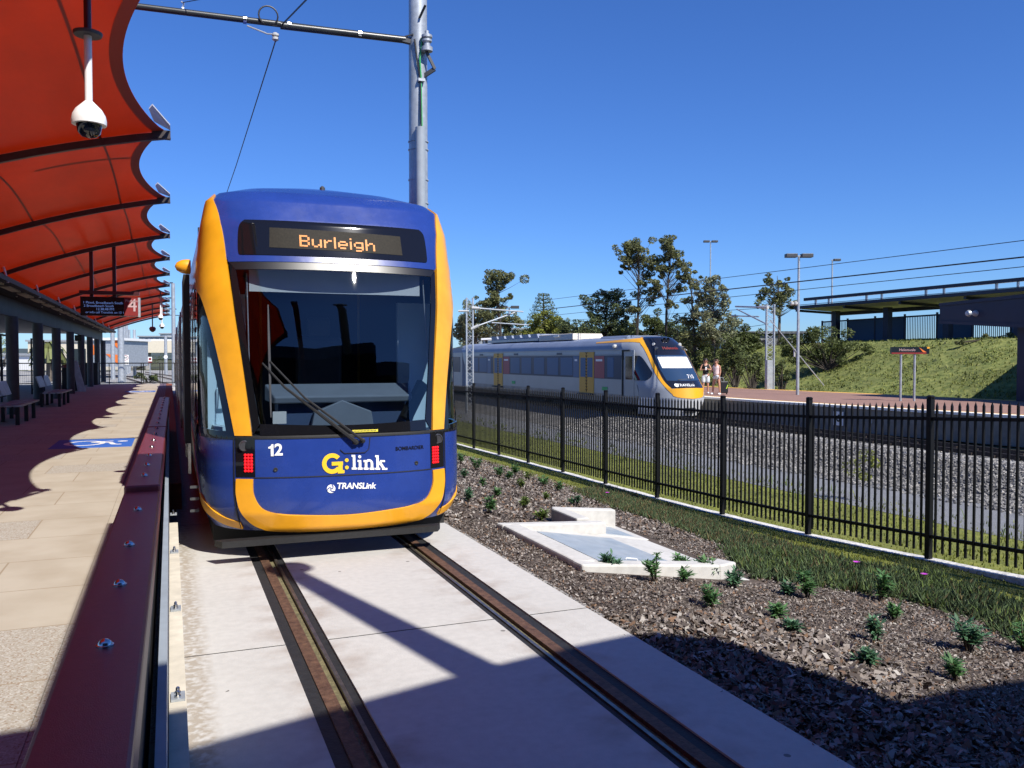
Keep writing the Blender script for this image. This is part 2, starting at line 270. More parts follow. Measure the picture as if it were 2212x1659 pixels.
# ---------------------------------------------------------------- mesh helpers
ORG = {}
class MB:
    def __init__(s): s.v = []; s.f = []; s.m = []
    def add(s, vs, fs, mi=0):
        o = len(s.v); s.v += [tuple(v) for v in vs]; s.f += [tuple(i+o for i in f) for f in fs]; s.m += [mi]*len(fs); return s
    def box(s, x0, x1, y0, y1, z0, z1, mi=0, M4=None):
        vs = [Vector((x, y, z)) for z in (z0, z1) for x, y in ((x0, y0), (x1, y0), (x1, y1), (x0, y1))]
        if M4: vs = [M4 @ v for v in vs]
        return s.add(vs, [(3, 2, 1, 0), (4, 5, 6, 7), (0, 1, 5, 4), (1, 2, 6, 5), (2, 3, 7, 6), (3, 0, 4, 7)], mi)
    def bar(s, a, b, w, h, up=(0, 0, 1), mi=0):
        a = Vector(a); b = Vector(b); d = (b-a); u = Vector(up); u = Vector((0, 1, 0)) if abs(d.normalized().dot(u)) > .99 else u; x = d.cross(u).normalized(); y = x.cross(d).normalized()
        vs = [p+x*sx*w/2+y*sy*h/2 for p in (a, b) for sx, sy in ((-1, -1), (1, -1), (1, 1), (-1, 1))]
        return s.add(vs, [(3, 2, 1, 0), (4, 5, 6, 7), (0, 1, 5, 4), (1, 2, 6, 5), (2, 3, 7, 6), (3, 0, 4, 7)], mi)
    def tube(s, pts, r, n=8, cap=True, mi=0):
        pts = [Vector(p) for p in pts]; rs = r if isinstance(r, (list, tuple)) else [r]*len(pts)
        ref = None; o = []
        for i, p in enumerate(pts):
            d = (pts[min(i+1, len(pts)-1)]-pts[max(i-1, 0)]).normalized()
            if ref is None: ref = d.orthogonal().normalized()
            ref = (ref-d*ref.dot(d)).normalized(); q = d.cross(ref)
            o += [p+(ref*math.cos(2*math.pi*k/n)+q*math.sin(2*math.pi*k/n))*rs[i] for k in range(n)]
        fs = [(i*n+k, i*n+(k+1) % n, (i+1)*n+(k+1) % n, (i+1)*n+k) for i in range(len(pts)-1) for k in range(n)]
        if cap: fs += [tuple(range(n-1, -1, -1)), tuple((len(pts)-1)*n+k for k in range(n))]
        return s.add(o, fs, mi)
    def lathe(s, c, prof, n=16, axis='z', mi=0):
        c = Vector(c); o = []
        for r, h in prof:
            for k in range(n):
                a = 2*math.pi*k/n; x, y = r*math.cos(a), r*math.sin(a)
                o.append(c+(Vector((x, y, h)) if axis == 'z' else Vector((x, h, y)) if axis == 'y' else Vector((h, x, y))))
        fs = [(i*n+k, i*n+(k+1) % n, (i+1)*n+(k+1) % n, (i+1)*n+k) for i in range(len(prof)-1) for k in range(n)]
        fs += [tuple(range(n-1, -1, -1)), tuple((len(prof)-1)*n+k for k in range(n))]
        return s.add(o, fs, mi)
    def grid(s, fn, nu, nv, mi=0):
        o = [fn(i/nu, j/nv) for i in range(nu+1) for j in range(nv+1)]
        return s.add(o, [(i*(nv+1)+j, (i+1)*(nv+1)+j, (i+1)*(nv+1)+j+1, i*(nv+1)+j+1) for i in range(nu) for j in range(nv)], mi)
    def prism(s, poly, z0, z1, mi=0):
        n = len(poly); vs = [(x, y, z0) for x, y in poly]+[(x, y, z1) for x, y in poly]
        return s.add(vs, [tuple(range(n-1, -1, -1)), tuple(range(n, 2*n))]+[(i, (i+1) % n, n+(i+1) % n, n+i) for i in range(n)], mi)
    def poly3(s, pts, d, mi=0):                       # polygon in space, extruded by vector d
        n = len(pts); d = Vector(d); vs = [Vector(p) for p in pts]+[Vector(p)+d for p in pts]
        return s.add(vs, [tuple(range(n-1, -1, -1)), tuple(range(n, 2*n))]+[(i, (i+1) % n, n+(i+1) % n, n+i) for i in range(n)], mi)
    def build(s, name, m, parent=None, smooth=False, loc=None, bevel=0):
        org = ORG[parent.name] if parent else Vector(loc or (0, 0, 0))
        me = bpy.data.meshes.new(name); me.from_pydata([(v[0]-org[0], v[1]-org[1], v[2]-org[2]) for v in s.v], [], s.f)
        for x in (m if isinstance(m, list) else [m]): me.materials.append(x)
        if isinstance(m, list): me.polygons.foreach_set('material_index', s.m)
        bm = bmesh.new(); bm.from_mesh(me)
        if len(bm.verts) < 60000: bmesh.ops.recalc_face_normals(bm, faces=bm.faces)
        bm.to_mesh(me); bm.free()
        if smooth:
            me.polygons.foreach_set('use_smooth', [True]*len(me.polygons)); me.set_sharp_from_angle(angle=R(38))
        o = bpy.data.objects.new(name, me); C.objects.link(o)
        if bevel:
            b = o.modifiers.new('bevel', 'BEVEL'); b.width = bevel; b.segments = 2; b.limit_method = 'ANGLE'; b.angle_limit = R(40)
        if parent: o.parent = parent
        else: o.location = org
        ORG[o.name] = org
        return o
def tag(o, label, cat, group=None, kind=None):
    o['label'] = label; o['category'] = cat
    if group: o['group'] = group
    if kind: o['kind'] = kind
    return o
def thing(name, label, cat, loc, group=None):
    o = bpy.data.objects.new(name, None); C.objects.link(o); o.location = loc; o.empty_display_size = .2; ORG[o.name] = Vector(loc); return tag(o, label, cat, group)
def struct(o): o['kind'] = 'structure'; return o
def stuff(o, label=None):
    o['kind'] = 'stuff'
    if label: o['label'] = label
    return o
def dup(root, delta, label=None):
    r = root.copy(); C.objects.link(r); r.location = Vector(root.location)+Vector(delta); ORG[r.name] = r.location.copy()
    if label: r['label'] = label
    for ch in list(root.children):
        c = ch.copy(); C.objects.link(c); c.parent = r
        for gch in list(ch.children):
            d = gch.copy(); C.objects.link(d); d.parent = c
    return r
def textmesh(s, size, bold=0, shear=0, spacing=1):
    cu = bpy.data.curves.new('t', 'FONT'); cu.body = s; cu.size = size; cu.offset = bold; cu.shear = shear; cu.space_character = spacing; cu.align_x = 'CENTER'; cu.align_y = 'CENTER'; cu.resolution_u = 4
    o = bpy.data.objects.new('t', cu); C.objects.link(o); dg = bpy.context.evaluated_depsgraph_get(); dg.update()
    me = bpy.data.meshes.new_from_object(o.evaluated_get(dg)); bpy.data.objects.remove(o)
    bm = bmesh.new(); bm.from_mesh(me); bmesh.ops.triangulate(bm, faces=bm.faces)
    vs = [v.co.copy() for v in bm.verts]; bm.verts.index_update(); fs = [tuple(v.index for v in f.verts) for f in bm.faces]; bm.free(); bpy.data.meshes.remove(me)
    return vs, fs
def text_flat(s, size, o, ux, uz, bold=0, shear=0, spacing=1):
    vs, fs = textmesh(s, size, bold, shear, spacing); o = Vector(o); ux = Vector(ux).normalized(); uz = Vector(uz).normalized()
    return MB().add([o+ux*v.x+uz*v.y for v in vs], fs)
# curved vehicle shells --------------------------------------------------
class Surf:
    def __init__(s, xc, W, Y0, D, n, L=10): s.xc, s.W, s.Y0, s.D, s.n, s.L = xc, W, Y0, D, n, L
    def raw(s, u, z):
        w = lerp(z, s.W); d = lerp(z, s.D); a = abs(u)
        if a <= 1: return Vector((s.xc+w*u, lerp(z, s.Y0)+d*(1-max(0, 1-a**s.n)**(1/s.n)), z))
        return Vector((s.xc+w*(1 if u > 0 else -1), lerp(z, s.Y0)+d+(a-1)*s.L, z))
    def pt(s, u, z, off=0):
        p = s.raw(u, z)
        if off:
            e = .004; du = s.raw(u+e, z)-s.raw(u-e, z); dz = s.raw(u, z+e)-s.raw(u, z-e)
            n = du.cross(dz); n.normalize()
            p = p+n*off
        return p
    def xz(s, x, z, off=0): return s.pt((x-s.xc)/lerp(z, s.W), z, off)
def cat_rom(P, n):
    out = []
    for i in range(len(P)-1):
        p0 = P[max(i-1, 0)]; p1 = P[i]; p2 = P[i+1]; p3 = P[min(i+2, len(P)-1)]
        for k in range(n):
            t = k/n
            out.append(tuple(.5*((2*b)+(c-a)*t+(2*a-5*b+4*c-d)*t*t+(3*b-a-3*c+d)*t**3) for a, b, c, d in zip(p0, p1, p2, p3)))
    out.append(tuple(P[-1])); return out
def ruled(S, A, B, off=.006, n=6, m=8, skirt=.03, smooth=True, mb=None):
    if smooth and len(A) > 2: A = cat_rom(A, n); B = cat_rom(B, n)
    else:
        def lin(P): return [tuple(a+(b-a)*k/n for a, b in zip(P[i], P[i+1])) for i in range(len(P)-1) for k in range(n)]+[tuple(P[-1])]
        A = lin(A); B = lin(B)
    mb = mb or MB(); N = len(A)
    P = [[S.pt(a[0]+(b[0]-a[0])*j/m, a[1]+(b[1]-a[1])*j/m, off) for j in range(m+1)] for a, b in zip(A, B)]
    o = [p for row in P for p in row]; fs = [(i*(m+1)+j, (i+1)*(m+1)+j, (i+1)*(m+1)+j+1, i*(m+1)+j+1) for i in range(N-1) for j in range(m)]
    if skirt:
        edge = [(i, 0) for i in range(N)]+[(N-1, j) for j in range(1, m+1)]+[(i, m) for i in range(N-2, -1, -1)]+[(0, j) for j in range(m-1, 0, -1)]
        base = len(o)
        for i, j in edge:
            a, b = A[i], B[i]; o.append(S.pt(a[0]+(b[0]-a[0])*j/m, a[1]+(b[1]-a[1])*j/m, off-skirt))
        E = len(edge)
        for k in range(E):
            i, j = edge[k]; i2, j2 = edge[(k+1) % E]; fs.append((i*(m+1)+j, i2*(m+1)+j2, base+(k+1) % E, base+k))
    return mb.add(o, fs)
def mir(P): return [(-u, z) for u, z in P]
def text_on(S, s, size, x, z, off=.008, bold=0, shear=0, spacing=1, slope=0):
    vs, fs = textmesh(s, size, bold, shear, spacing)
    return MB().add([S.xz(x+v.x, z+v.y+slope*v.x, off) for v in vs], fs)
SUN_E = 5.0; SKY_S = .1; SKY_AIR = 1.0; SKY_DUST = .1; SKY_OZ = 2; SKY_SAT = 1.1; SKY_T = (.39, .62, 1.08); EXPO = .45
# ================================================================ SETTING
def sheet(xs, ys, off, m, name):
    mb = MB(); n = len(ys)
    mb.v = [(x, y, g(x, y)+off) for x in xs for y in ys]
    mb.f = [(i*n+j, (i+1)*n+j, (i+1)*n+j+1, i*n+j+1) for i in range(len(xs)-1) for j in range(n-1)]; mb.m = [0]*len(mb.f)
    return struct(mb.build(name, m, smooth=True))
def rng(a, b, s): n = max(1, int(round((b-a)/s))); return [a+(b-a)*i/n for i in range(n+1)]
XS = [-900, -400, -200, -100, -60, -30, -12, -4, 0, 2.9]+[3.4+.6*k for k in range(79)]+[55, 60, 80, 120, 200, 400, 900]
YS = [-60, -30, -10]+rng(0, 64, 1)+[70, 77, 85, 100, 130, 160, 200, 300, 500, 900, 1800]
sheet(XS, YS, -.04, M['earth'], 'ground')
sheet(rng(2.9, 8.2, .3), rng(-8, 48, .8), 0, M['soil'], 'mulch_bed')
sheet(rng(7.75, 9.12, .2), rng(-4, 48, .8), .008, M['lawn'], 'grass_strip')
sheet(rng(9.25, 13.4, .4), rng(-4, 70, 1), .004, M['lawn'], 'lawn')
sheet(rng(13.1, 16.9, .4), rng(-4, 90, 1), .01, M['gravel'], 'gravel_path')
sheet(rng(16.5, 22.4, .4), rng(-4, 130, 1.5), .02, M['ballast'], 'ballast')
sheet([31.2, 33, 34.5, 36, 38, 40, 42, 44, 47, 50], rng(5, 90, 2), .02, M['bank'], 'embankment')
sheet([-40, -25, -12, -4, 0, 3], [-20, 0, 30, 58, 80, 110, 150], .006, M['yardground'], 'tram_yard')
# concrete track slab with two rail slots
RX = (0.84, 2.275)
mb = MB(); JY = [-9, -3.3, 1.2, 5.67, 10.2, 14.7, 19.2, 23.7, 28.2, 35, 45, 60]
cols = [(.057, RX[0]-.155), (RX[0]+.125, RX[1]-.125), (RX[1]+.155, 2.9)]
for a, b in zip(JY, JY[1:]):
    for x0, x1 in cols: mb.box(x0, x1, a+.01, b-.01, -.25, 0)
mb.box(.03, 2.89, -8.9, 59.9, -.3, -.05)
sl = struct(mb.build('track_slab', M['concrete']))
jm = MB()
for y in JY[1:-1]:
    for x0, x1 in cols: jm.box(x0+.002, x1-.002, y-.0095, y+.0095, -.06, -.002)
struct(jm.build('slab_joint', M['rubber']))
for k, x in enumerate(RX):
    sg = -1 if k == 0 else 1
    t = thing('tram_rail', ['rusty grooved tram rail nearest the platform edge', 'rusty grooved tram rail nearest the mulch bed'][k], 'rail', (x, 0, 0), 'rails of the tram track')
    sp = lambda a, b, z0, z1, mb=None: (mb or MB()).box(min(x+sg*a, x+sg*b), max(x+sg*a, x+sg*b), -8.9, 59, z0, z1)
    sp(-.125, -.074, -.049, -.014, sp(.076, .155, -.049, -.012)).build('rubber_boot', M['rubber'], t)
    sp(0, .075, -.04, -.004).build('rail_head', M['rust'], t)
    sp(-.001, -.048, -.04, -.03).build('groove', M['moss'], t)
    sp(-.049, -.073, -.04, -.003).build('guard_lip', M['railtop'], t)
# platform
mb = MB(); mb.box(-9.5, -.56, -12, 57, -.2, .33); pl = struct(mb.build('platform', M['paving']))
struct(MB().box(-.558, -.062, -12, 11.3, -.2, .328).build('platform_edge_paving', M['paving']))
struct(MB().box(-.558, -.2, 11.3, 57, -.2, .327).build('tactile_paving', M['tactile']))
struct(MB().box(-.198, .12, 11.3, 57, -.2, .326).build('platform_edge', M['brickstrip']))
struct(MB().box(-.02, .055, -12, 8.75, -.2, .3).build('platform_kerb', M['kerb']))
# blue boarding markings with wheelchair sign
def marking(Y, label, n):
    t = thing('boarding_marking', label, 'marking', (-1.2, Y, .33), 'blue boarding markings on the platform')
    MB().box(-1.95, -.64, Y-.85, Y+.85, .3305, .334).build('blue_panel', M['bluemark'], t)
    mb = MB(); z = .336
    cx, cy = -1.45, Y
    ring = [(cx+.3*math.cos(a), cy+.42*math.sin(a)) for a in [R(d) for d in range(0, 360, 15)]]
    mb.tube([(x, y, z) for x, y in ring]+[(ring[0][0], ring[0][1], z)], .045, 6)
    mb.tube([(cx+.12, cy+.1, z), (cx+.42, cy, z), (cx+.5, cy-.35, z), (cx+.62, cy-.4, z)], .05, 6)
    mb.tube([(cx+.1, cy+.12, z), (cx+.45, cy+.3, z)], .05, 6)
    mb.lathe((cx+.62, cy+.22, z-.01), [(.09, 0), (.09, .012)], 12)
    for v in range(len(mb.v)): mb.v[v] = (mb.v[v][0], mb.v[v][1], z+(mb.v[v][2]-z)*.05)
    mb.build('wheelchair_symbol', M['whitefilm'], t)
marking(17.2, 'nearer blue panel with a white wheelchair painted on the platform', 0)
marking(43.5, 'far blue wheelchair panel near the end of the platform', 1)
# distant hill
mb = MB()
def hillf(u, v):
    x = -900+u*2200; y = 1100+v*500
    h = (17+11*math.exp(-((x+20)/120)**2)+6*math.sin(x*.011+1)+4*math.sin(x*.031)+2.5*math.sin(x*.083))*math.sin(math.pi*min(1, v*1.0+.02))+ (random.random()*4 if .2 < v < .8 else 0)
    return (x, y, max(-2, h)+ -1)
mb.grid(hillf, 220, 10); struct(mb.build('hill', M['hill']))
# mulch chips, blades, stones: uncountable stuff
def scatter(name, mats, n, xr, yr, size, fn, lift=0, label=None, dens=None):
    mb = MB(); k = 0
    for _ in range(n):
        x = random.uniform(*xr); y = random.uniform(*yr)
        if dens and random.random() > dens(x, y): continue
        fn(mb, x, y, g(x, y)+lift, random.uniform(*size))
    return stuff(mb.build(name, mats), label)
PITBOX = lambda x, y: (3.5 < x < 5.5 and 6.75 < y < 9.0) or (4.5 < x < 5.6 and 8.9 < y < 10.2)
def chip(mb, x, y, z, s):
    a = random.uniform(0, 6.28); t = random.gauss(0, .5); w = s*random.uniform(.25, .6); ca, sa = math.cos(a), math.sin(a)
    ax = Vector((ca*math.cos(t), sa*math.cos(t), math.sin(t)))*s/2; t2 = random.gauss(0, .5); bx = Vector((-sa*math.cos(t2), ca*math.cos(t2), math.sin(t2)))*w/2
    c = Vector((x, y, z+random.uniform(.0, .018))); th = Vector((0, 0, -.004))
    q = [c-ax-bx*.8, c+ax*random.uniform(.7, 1)-bx, c+ax+bx*.7, c-ax*.8+bx]
    i = random.choices(range(6), (30, 24, 16, 20, 7, 11))[0]
    mb.add(q, [(0, 1, 2, 3)], i)
CH = [M['chip%d' % i] for i in range(6)]
scatter('mulch_chips', CH, 90000, (2.88, 7.6), (2.2, 9.5), (.011, .036), chip, .004, 'loose bark chips', lambda x, y: 0 if PITBOX(x, y) else 1)
scatter('mulch_chips', CH, 30000, (2.88, 8.0), (9.5, 22), (.025, .07), chip, .004, 'loose bark chips', lambda x, y: 0 if PITBOX(x, y) else 1)
scatter('mulch_chips', CH, 9000, (2.86, 4.6), (2.2, 5.5), (.015, .09), chip, .006, 'loose bark chips')
def blade(h0, h1, w, lean=.5):
    def f(mb, x, y, z, s):
        a = random.uniform(0, 6.28); h = random.uniform(h0, h1); l = random.uniform(.1, lean)*h; ww = w*random.uniform(.6, 1.3)
        d = Vector((math.cos(a), math.sin(a), 0)); p = Vector((-d.y, d.x, 0))*ww/2; b = Vector((x, y, z-.01))
        m1 = b+d*l*.35+Vector((0, 0, h*.6)); t = b+d*l+Vector((0, 0, h))
        mb.add([b-p, b+p, m1+p*.8, m1-p*.8, t], [(0, 1, 2, 3), (3, 2, 4)])
    return f
scatter('lawn_grass', M['grassblade'], 30000, (7.7, 9.1), (4, 28), (1, 1), blade(.012, .05, .012), .008, 'short mown grass', lambda x, y: min(1, (x-7.6)*2.2)*(1.3-y/30))
scatter('lawn_grass', M['grassblade'], 26000, (9.3, 13.4), (7, 40), (1, 1), blade(.015, .07, .018), .004, 'short mown grass', lambda x, y: (1.2-y/45)*(1 if x < 12.8 else .5))
scatter('weeds', M['grassblade'], 9000, (13.0, 15.6), (7, 50), (1, 1), blade(.03, .11, .022, .8), .006, 'weeds along the gravel', lambda x, y: max(0, 1-(x-13)/2.4)*(1 if math.sin(x*4.1+y*2.3)+math.sin(y*1.7-x*2) > .3 else .25))
scatter('weeds', M['tallgrass'], 2500, (12.4, 14.6), (9, 60), (1, 1), blade(.08, .3, .02, .8), .004, 'weeds along the gravel', lambda x, y: 1 if math.sin(x*3.1+y*1.7)+math.sin(y*.9) > .9 else .03)
def stone(mb, x, y, z, s):
    c = Vector((x, y, z+s*.15)); rot = Matrix.Rotation(random.uniform(0, 6.3), 3, Vector((random.gauss(0, 1), random.gauss(0, 1), random.gauss(0, 1))).normalized())
    vs = [c+rot @ Vector(v)*s*random.uniform(.38, .62) for v in ((1, 0, 0), (-1, 0, 0), (0, 1, 0), (0, -1, 0), (0, 0, .8), (0, 0, -.8))]
    mb.add(vs, [(0, 2, 4), (2, 1, 4), (1, 3, 4), (3, 0, 4), (2, 0, 5), (1, 2, 5), (3, 1, 5), (0, 3, 5)], random.choices(range(4), (30, 34, 22, 14))[0])
ST = [M['stone%d' % i] for i in range(4)]
scatter('ballast_stones', ST, 42000, (15.8, 19.9), (8, 36), (.045, .1), stone, .02, 'crushed rock ballast', lambda x, y: (1 if x > 16.6 else .25)*(1 if y < 24 else .6))
scatter('leaf_litter', CH, 2600, (.06, .3), (3.2, 8.6), (.008, .03), chip, 0, 'brown leaf litter along the kerb', lambda x, y: (1 if math.sin(y*3.1)+math.sin(y*7.3+1) > .5 else .12)*max(0, 1-(x-.05)/.25) )
# ---------------------------------------------------------------- succulent ground cover + long grass (stuff)
def clump(mats):
    def f(mb, x, y, z, s):
        for _ in range(random.randint(5, 9)):
            a = random.uniform(0, 6.28); e = random.uniform(.25, 1.3); d = Vector((math.cos(a)*math.cos(e), math.sin(a)*math.cos(e), math.sin(e))); L = s*random.uniform(.6, 1.2)
            b = Vector((x+random.gauss(0, .03), y+random.gauss(0, .03), z)); p = d.orthogonal().normalized()*s*.1; q = d.cross(p)
            i = random.choices((0, 1), mats)[0]
            mb.add([b-p*.8, b+p*.8-q*.4, b+q*.9, b+d*L*.6-p, b+d*L*.6+p-q*.5, b+d*L*.6+q, b+d*L+Vector((0, 0, .01))], [(0, 1, 4, 3), (1, 2, 5, 4), (2, 0, 3, 5), (3, 4, 6), (4, 5, 6), (5, 3, 6)], i)
    return f
def inpoly(x, y, P):
    c = False; n = len(P)
    for i in range(n):
        (x1, y1), (x2, y2) = P[i], P[(i+1) % n]
        if (y1 > y) != (y2 > y) and x < (x2-x1)*(y-y1)/(y2-y1)+x1: c = not c
    return c
def gpoly(P): return [tuple(hg(*p))[:2] for p in P]
GP1 = gpoly([(1235, 1062), (1300, 1050), (1480, 1108), (1650, 1165), (1850, 1225), (1840, 1245), (1600, 1195), (1430, 1130), (1330, 1100)])
GP2 = gpoly([(1560, 1190), (1700, 1190), (1850, 1220), (2020, 1245), (2240, 1320), (2240, 1410), (2100, 1340), (1960, 1300), (1800, 1275), (1620, 1250)])
bx = lambda P: ((min(p[0] for p in P), max(p[0] for p in P)), (min(p[1] for p in P), max(p[1] for p in P)))
scatter('succulent_groundcover', [M['pigface'], M['pigface2']], 7000, *bx(GP1), (.05, .11), clump((5, 3)), 0, 'low succulent ground cover', lambda x, y: .8 if inpoly(x, y, GP1) and not PITBOX(x, y) else 0)
scatter('succulent_groundcover', [M['pigface'], M['pigface2']], 5000, *bx(GP2), (.06, .13), clump((9, 1)), 0, 'low succulent ground cover', lambda x, y: .6 if inpoly(x, y, GP2) else 0)
scatter('long_grass', M['tallgrass'], 5500, *bx(GP2), (1, 1), blade(.05, .17, .012, .9), 0, 'tufts of long green grass', lambda x, y: (1 if math.sin(x*5+y*3)+math.sin(y*4.3-x*2) > .1 else .12) if inpoly(x, y, GP2) else 0)
for i, (px, py, lb) in enumerate([(1312, 1068, 'magenta flower in the ground cover behind the drain pit'), (1850, 1226, 'magenta flower left of the fence post, in long grass'), (1996, 1253, 'magenta flower in the grass right of the thickest shrub')]):
    p = hg(px, py+8); t = thing('flower', lb, 'flower', p, 'magenta flowers in the ground cover')
    mb = MB()
    for k in range(14):
        a = k*.449; d = Vector((math.cos(a), math.sin(a), .35)); q = Vector((-d.y, d.x, 0))*.008; b = p+Vector((0, 0, .1))
        mb.add([b-q*.4, b+q*.4, b+d*.032+q, b+d*.042, b+d*.032-q], [(0, 1, 2, 3, 4)])
    mb.build('petals', M['flower'], t); MB().tube([p, p+Vector((0, 0, .1))], .004, 5).build('stem', M['shrubstem'], t)
# ---------------------------------------------------------------- shrubs
def shrub(p, h, label, group='young green shrubs in the mulch'):
    t = thing('shrub', label, 'shrub', p, group); mb = MB(); sm = MB()
    ns = max(3, int(random.uniform(2.5, 5)+h*13))
    for k in range(ns):
        a = random.uniform(0, 6.28); r = random.uniform(.1, .42)*h; top = p+Vector((math.cos(a)*r, math.sin(a)*r, h*random.uniform(.5, 1)*(1.08-r/h*.7)))
        b = p+Vector((math.cos(a)*.01, math.sin(a)*.01, 0)); mid = (b+top)/2+Vector((random.gauss(0, .06)*h, random.gauss(0, .06)*h, .05*h))
        sm.tube([b, mid, top], [.007, .005, .003], 4, False)
        nl = random.randint(16, 44)
        for j in range(nl):
            f = random.uniform(.22, 1.0)**.8; c = b*(1-f)**2+mid*2*f*(1-f)+top*f*f
            a2 = random.uniform(0, 6.28); e = random.uniform(-.1, .9); d = Vector((math.cos(a2)*math.cos(e), math.sin(a2)*math.cos(e), math.sin(e))); L = random.uniform(.055, .095)*(1 if h < .3 else 1.15)
            q = d.cross(Vector((0, 0, 1))).normalized()*L*.16
            mb.add([c, c+d*L*.5+q, c+d*L-Vector((0, 0, .006)), c+d*L*.5-q], [(0, 1, 2, 3)])
    mb.build('foliage', M[random.choice(('shrub', 'shrub', 'shrubblue', 'shrubyellow'))], t); sm.build('stems', M['shrubstem'], t)
    return t
def sA(x, y, h): return ((1800+x/2.765)*.54, (1500+y/2.765)*.54, h*.1953)
def s3(x, y, h): return ((2400+x/2.469)*.54, (2100+y/2.469)*.54, h*.2187)
def s2(x, y, h): return ((3200+x/2.469)*.54, (2000+y/2.469)*.54, h*.2187)
SH = [(sA(120, 985, 120), 'shrub cut off by the tram, closest to the lattice mast'), (sA(290, 1065, 140), 'broad shrub on the grass edge, first beyond the tram corner'),
 (sA(155, 1140, 110), 'low shrub against the tram corner, below a broader one'), (sA(350, 1235, 90), 'wide flat shrub alone in open mulch near the tram'),
 (sA(540, 1135, 120), 'shrub beside the yellowed bit of grass edge'), (sA(640, 1165, 100), 'low half of a shrub pair on the grass edge'), (sA(730, 1120, 140), 'taller half of a shrub pair on the grass edge'),
 (sA(870, 1175, 120), 'narrow upright shrub on the grass edge behind the drain pit'), (sA(790, 1255, 90), 'small round shrub in mulch between grass edge and pit'), (sA(1035, 1240, 140), 'upright shrub where the ground cover begins'),
 (sA(1190, 1295, 100), 'dark shrub with deep shade at the ground cover end'), (sA(1060, 1378, 62), 'smallest shrub, alone behind the drain pit'), (sA(215, 1410, 140), 'leaning shrub beside the yellow tram corner'),
 (sA(525, 1360, 120), 'round shrub just behind the largest shrub near the tram'), (sA(430, 1525, 190), 'largest double shrub between tram and drain pit'), (sA(820, 1470, 120), 'compact shrub in the middle of the mulch behind the pit'),
 (sA(1010, 1615, 140), 'dense shrub touching the stepped corner of the drain pit'), (sA(1390, 1450, 140), 'shrub in reddish ground cover behind the pit wall'),
 (s3(100, 455, 215), 'tall bluish shrub in front of the pit lid'), (s3(545, 575, 240), 'shrub in front of the middle of the pit wall'), (s3(790, 440, 130), 'slim shrub against the pit wall'),
 (s3(840, 560, 120), 'low spreading shrub in front of the slim one at the pit wall'), (s3(940, 490, 130), 'thin shrub second from the pit wall end'), (s3(1075, 510, 190), 'bare stemmed shrub at the pit wall end'),
 (s3(1320, 625, 200), 'shrub in grass right of the pit wall end'), (s3(1110, 825, 240), 'shrub in bare mulch with a black shadow, nearest the slab'), (s3(1745, 940, 150), 'shrub above a big curled leaf'),
 (s3(1905, 1065, 120), 'low shrub beside a big curled leaf'), (s3(2050, 730, 250), 'dark bushy shrub in the long grass'), (s3(1850, 700, 150), 'shrub at the left of the dark bushy one'),
 (s2(790, 1000, 300), 'tall dark shrub in long grass in front of the nearest post'), (s2(930, 1195, 150), 'small shrub behind the pale two headed one'), (s2(745, 1420, 290), 'pale two headed shrub above the building shadow'),
 (s2(1660, 1510, 400), 'thickest shrub, lower right, by the grass'), (s2(1550, 1790, 240), 'shrub at the very edge of the building shadow'), (s2(640, 1640, 140), 'half shaded shrub left of the pale two headed one'),
 (s2(2215, 1500, 250), 'shrub cut by the right picture edge')]
for (px, py, hp), lb in SH:
    p = hg(px, py); d = p.x*math.sin(YAW)+p.y*math.cos(YAW)
    shrub(p, min(.55, hp/F*d*random.uniform(.95, 1.3)), lb)
# ---------------------------------------------------------------- drain pit (stepped precast headwall)
t = thing('drain_pit', 'white precast drainage pit with stepped walls set in the mulch slope', 'drain pit', (4.3, 8, -.2))
fl = lambda x: -.17*(x-3.35)
MB().poly3([(3.53, 6.85, fl(3.53)), (5.4, 6.95, fl(5.4)), (5.42, 9.0, fl(5.42)), (3.55, 8.95, fl(3.55))], (0, 0, -.16)).build('sloped_floor', M['concrete_white'], t, bevel=.012)
MB().poly3([(4.55, 9.0, fl(4.55)+.01), (5.46, 9.0, fl(5.46)+.01), (5.5, 10.0, fl(5.5)+.01), (4.6, 9.9, fl(4.6)+.01)], (0, 0, -.16)).build('upper_floor', M['concrete_white'], t, bevel=.012)
def wallp(a, b, w, za, zb, nm):
    a = Vector((*a, 0)); b = Vector((*b, 0)); n = Vector((-(b-a).y, (b-a).x, 0)).normalized()*w
    mb = MB(); v = []
    for p, zt in ((a, za), (b, zb)):
        for q in (p, p+n): v += [q+Vector((0, 0, -.62)), q+Vector((0, 0, zt))]
    mb.add(v, [(0, 1, 3, 2), (4, 6, 7, 5), (0, 4, 5, 1), (2, 3, 7, 6), (1, 5, 7, 3), (0, 2, 6, 4)])
    mb.build(nm, M['concrete_white'], t, bevel=.02)
wallp((3.45, 6.84), (5.0, 6.9), .2, .012, -.15, 'front_wall'); wallp((5.0, 6.9), (5.28, 7.02), .24, -.15, -.17, 'wall_end')
wallp((3.45, 8.82), (4.88, 9.02), .15, .012, -.1, 'middle_wall'); wallp((4.6, 9.92), (5.45, 9.82), .15, -.06, -.12, 'back_wall')
wallp((3.66, 6.98), (3.66, 8.84), .2, .006, .006, 'side_kerb'); wallp((4.72, 9.17), (4.72, 9.92), .17, -.055, -.05, 'back_kerb')
lid = MB().poly3([(3.84, 7.18, fl(3.84)+.006), (4.84, 7.2, fl(4.84)+.006), (4.82, 8.8, fl(4.82)+.006), (3.84, 8.75, fl(3.84)+.006)], (0, 0, -.01)).build('steel_lid', M['cover'], t)
for x, y in ((4.3, 7.42), (4.52, 7.3)): MB().tube([(x-.07, y, fl(x-.07)+.01), (x-.06, y, fl(x-.06)+.026), (x+.06, y, fl(x+.06)+.026), (x+.07, y, fl(x+.07)+.01)], .007, 6).build('handle', M['handle'], lid)
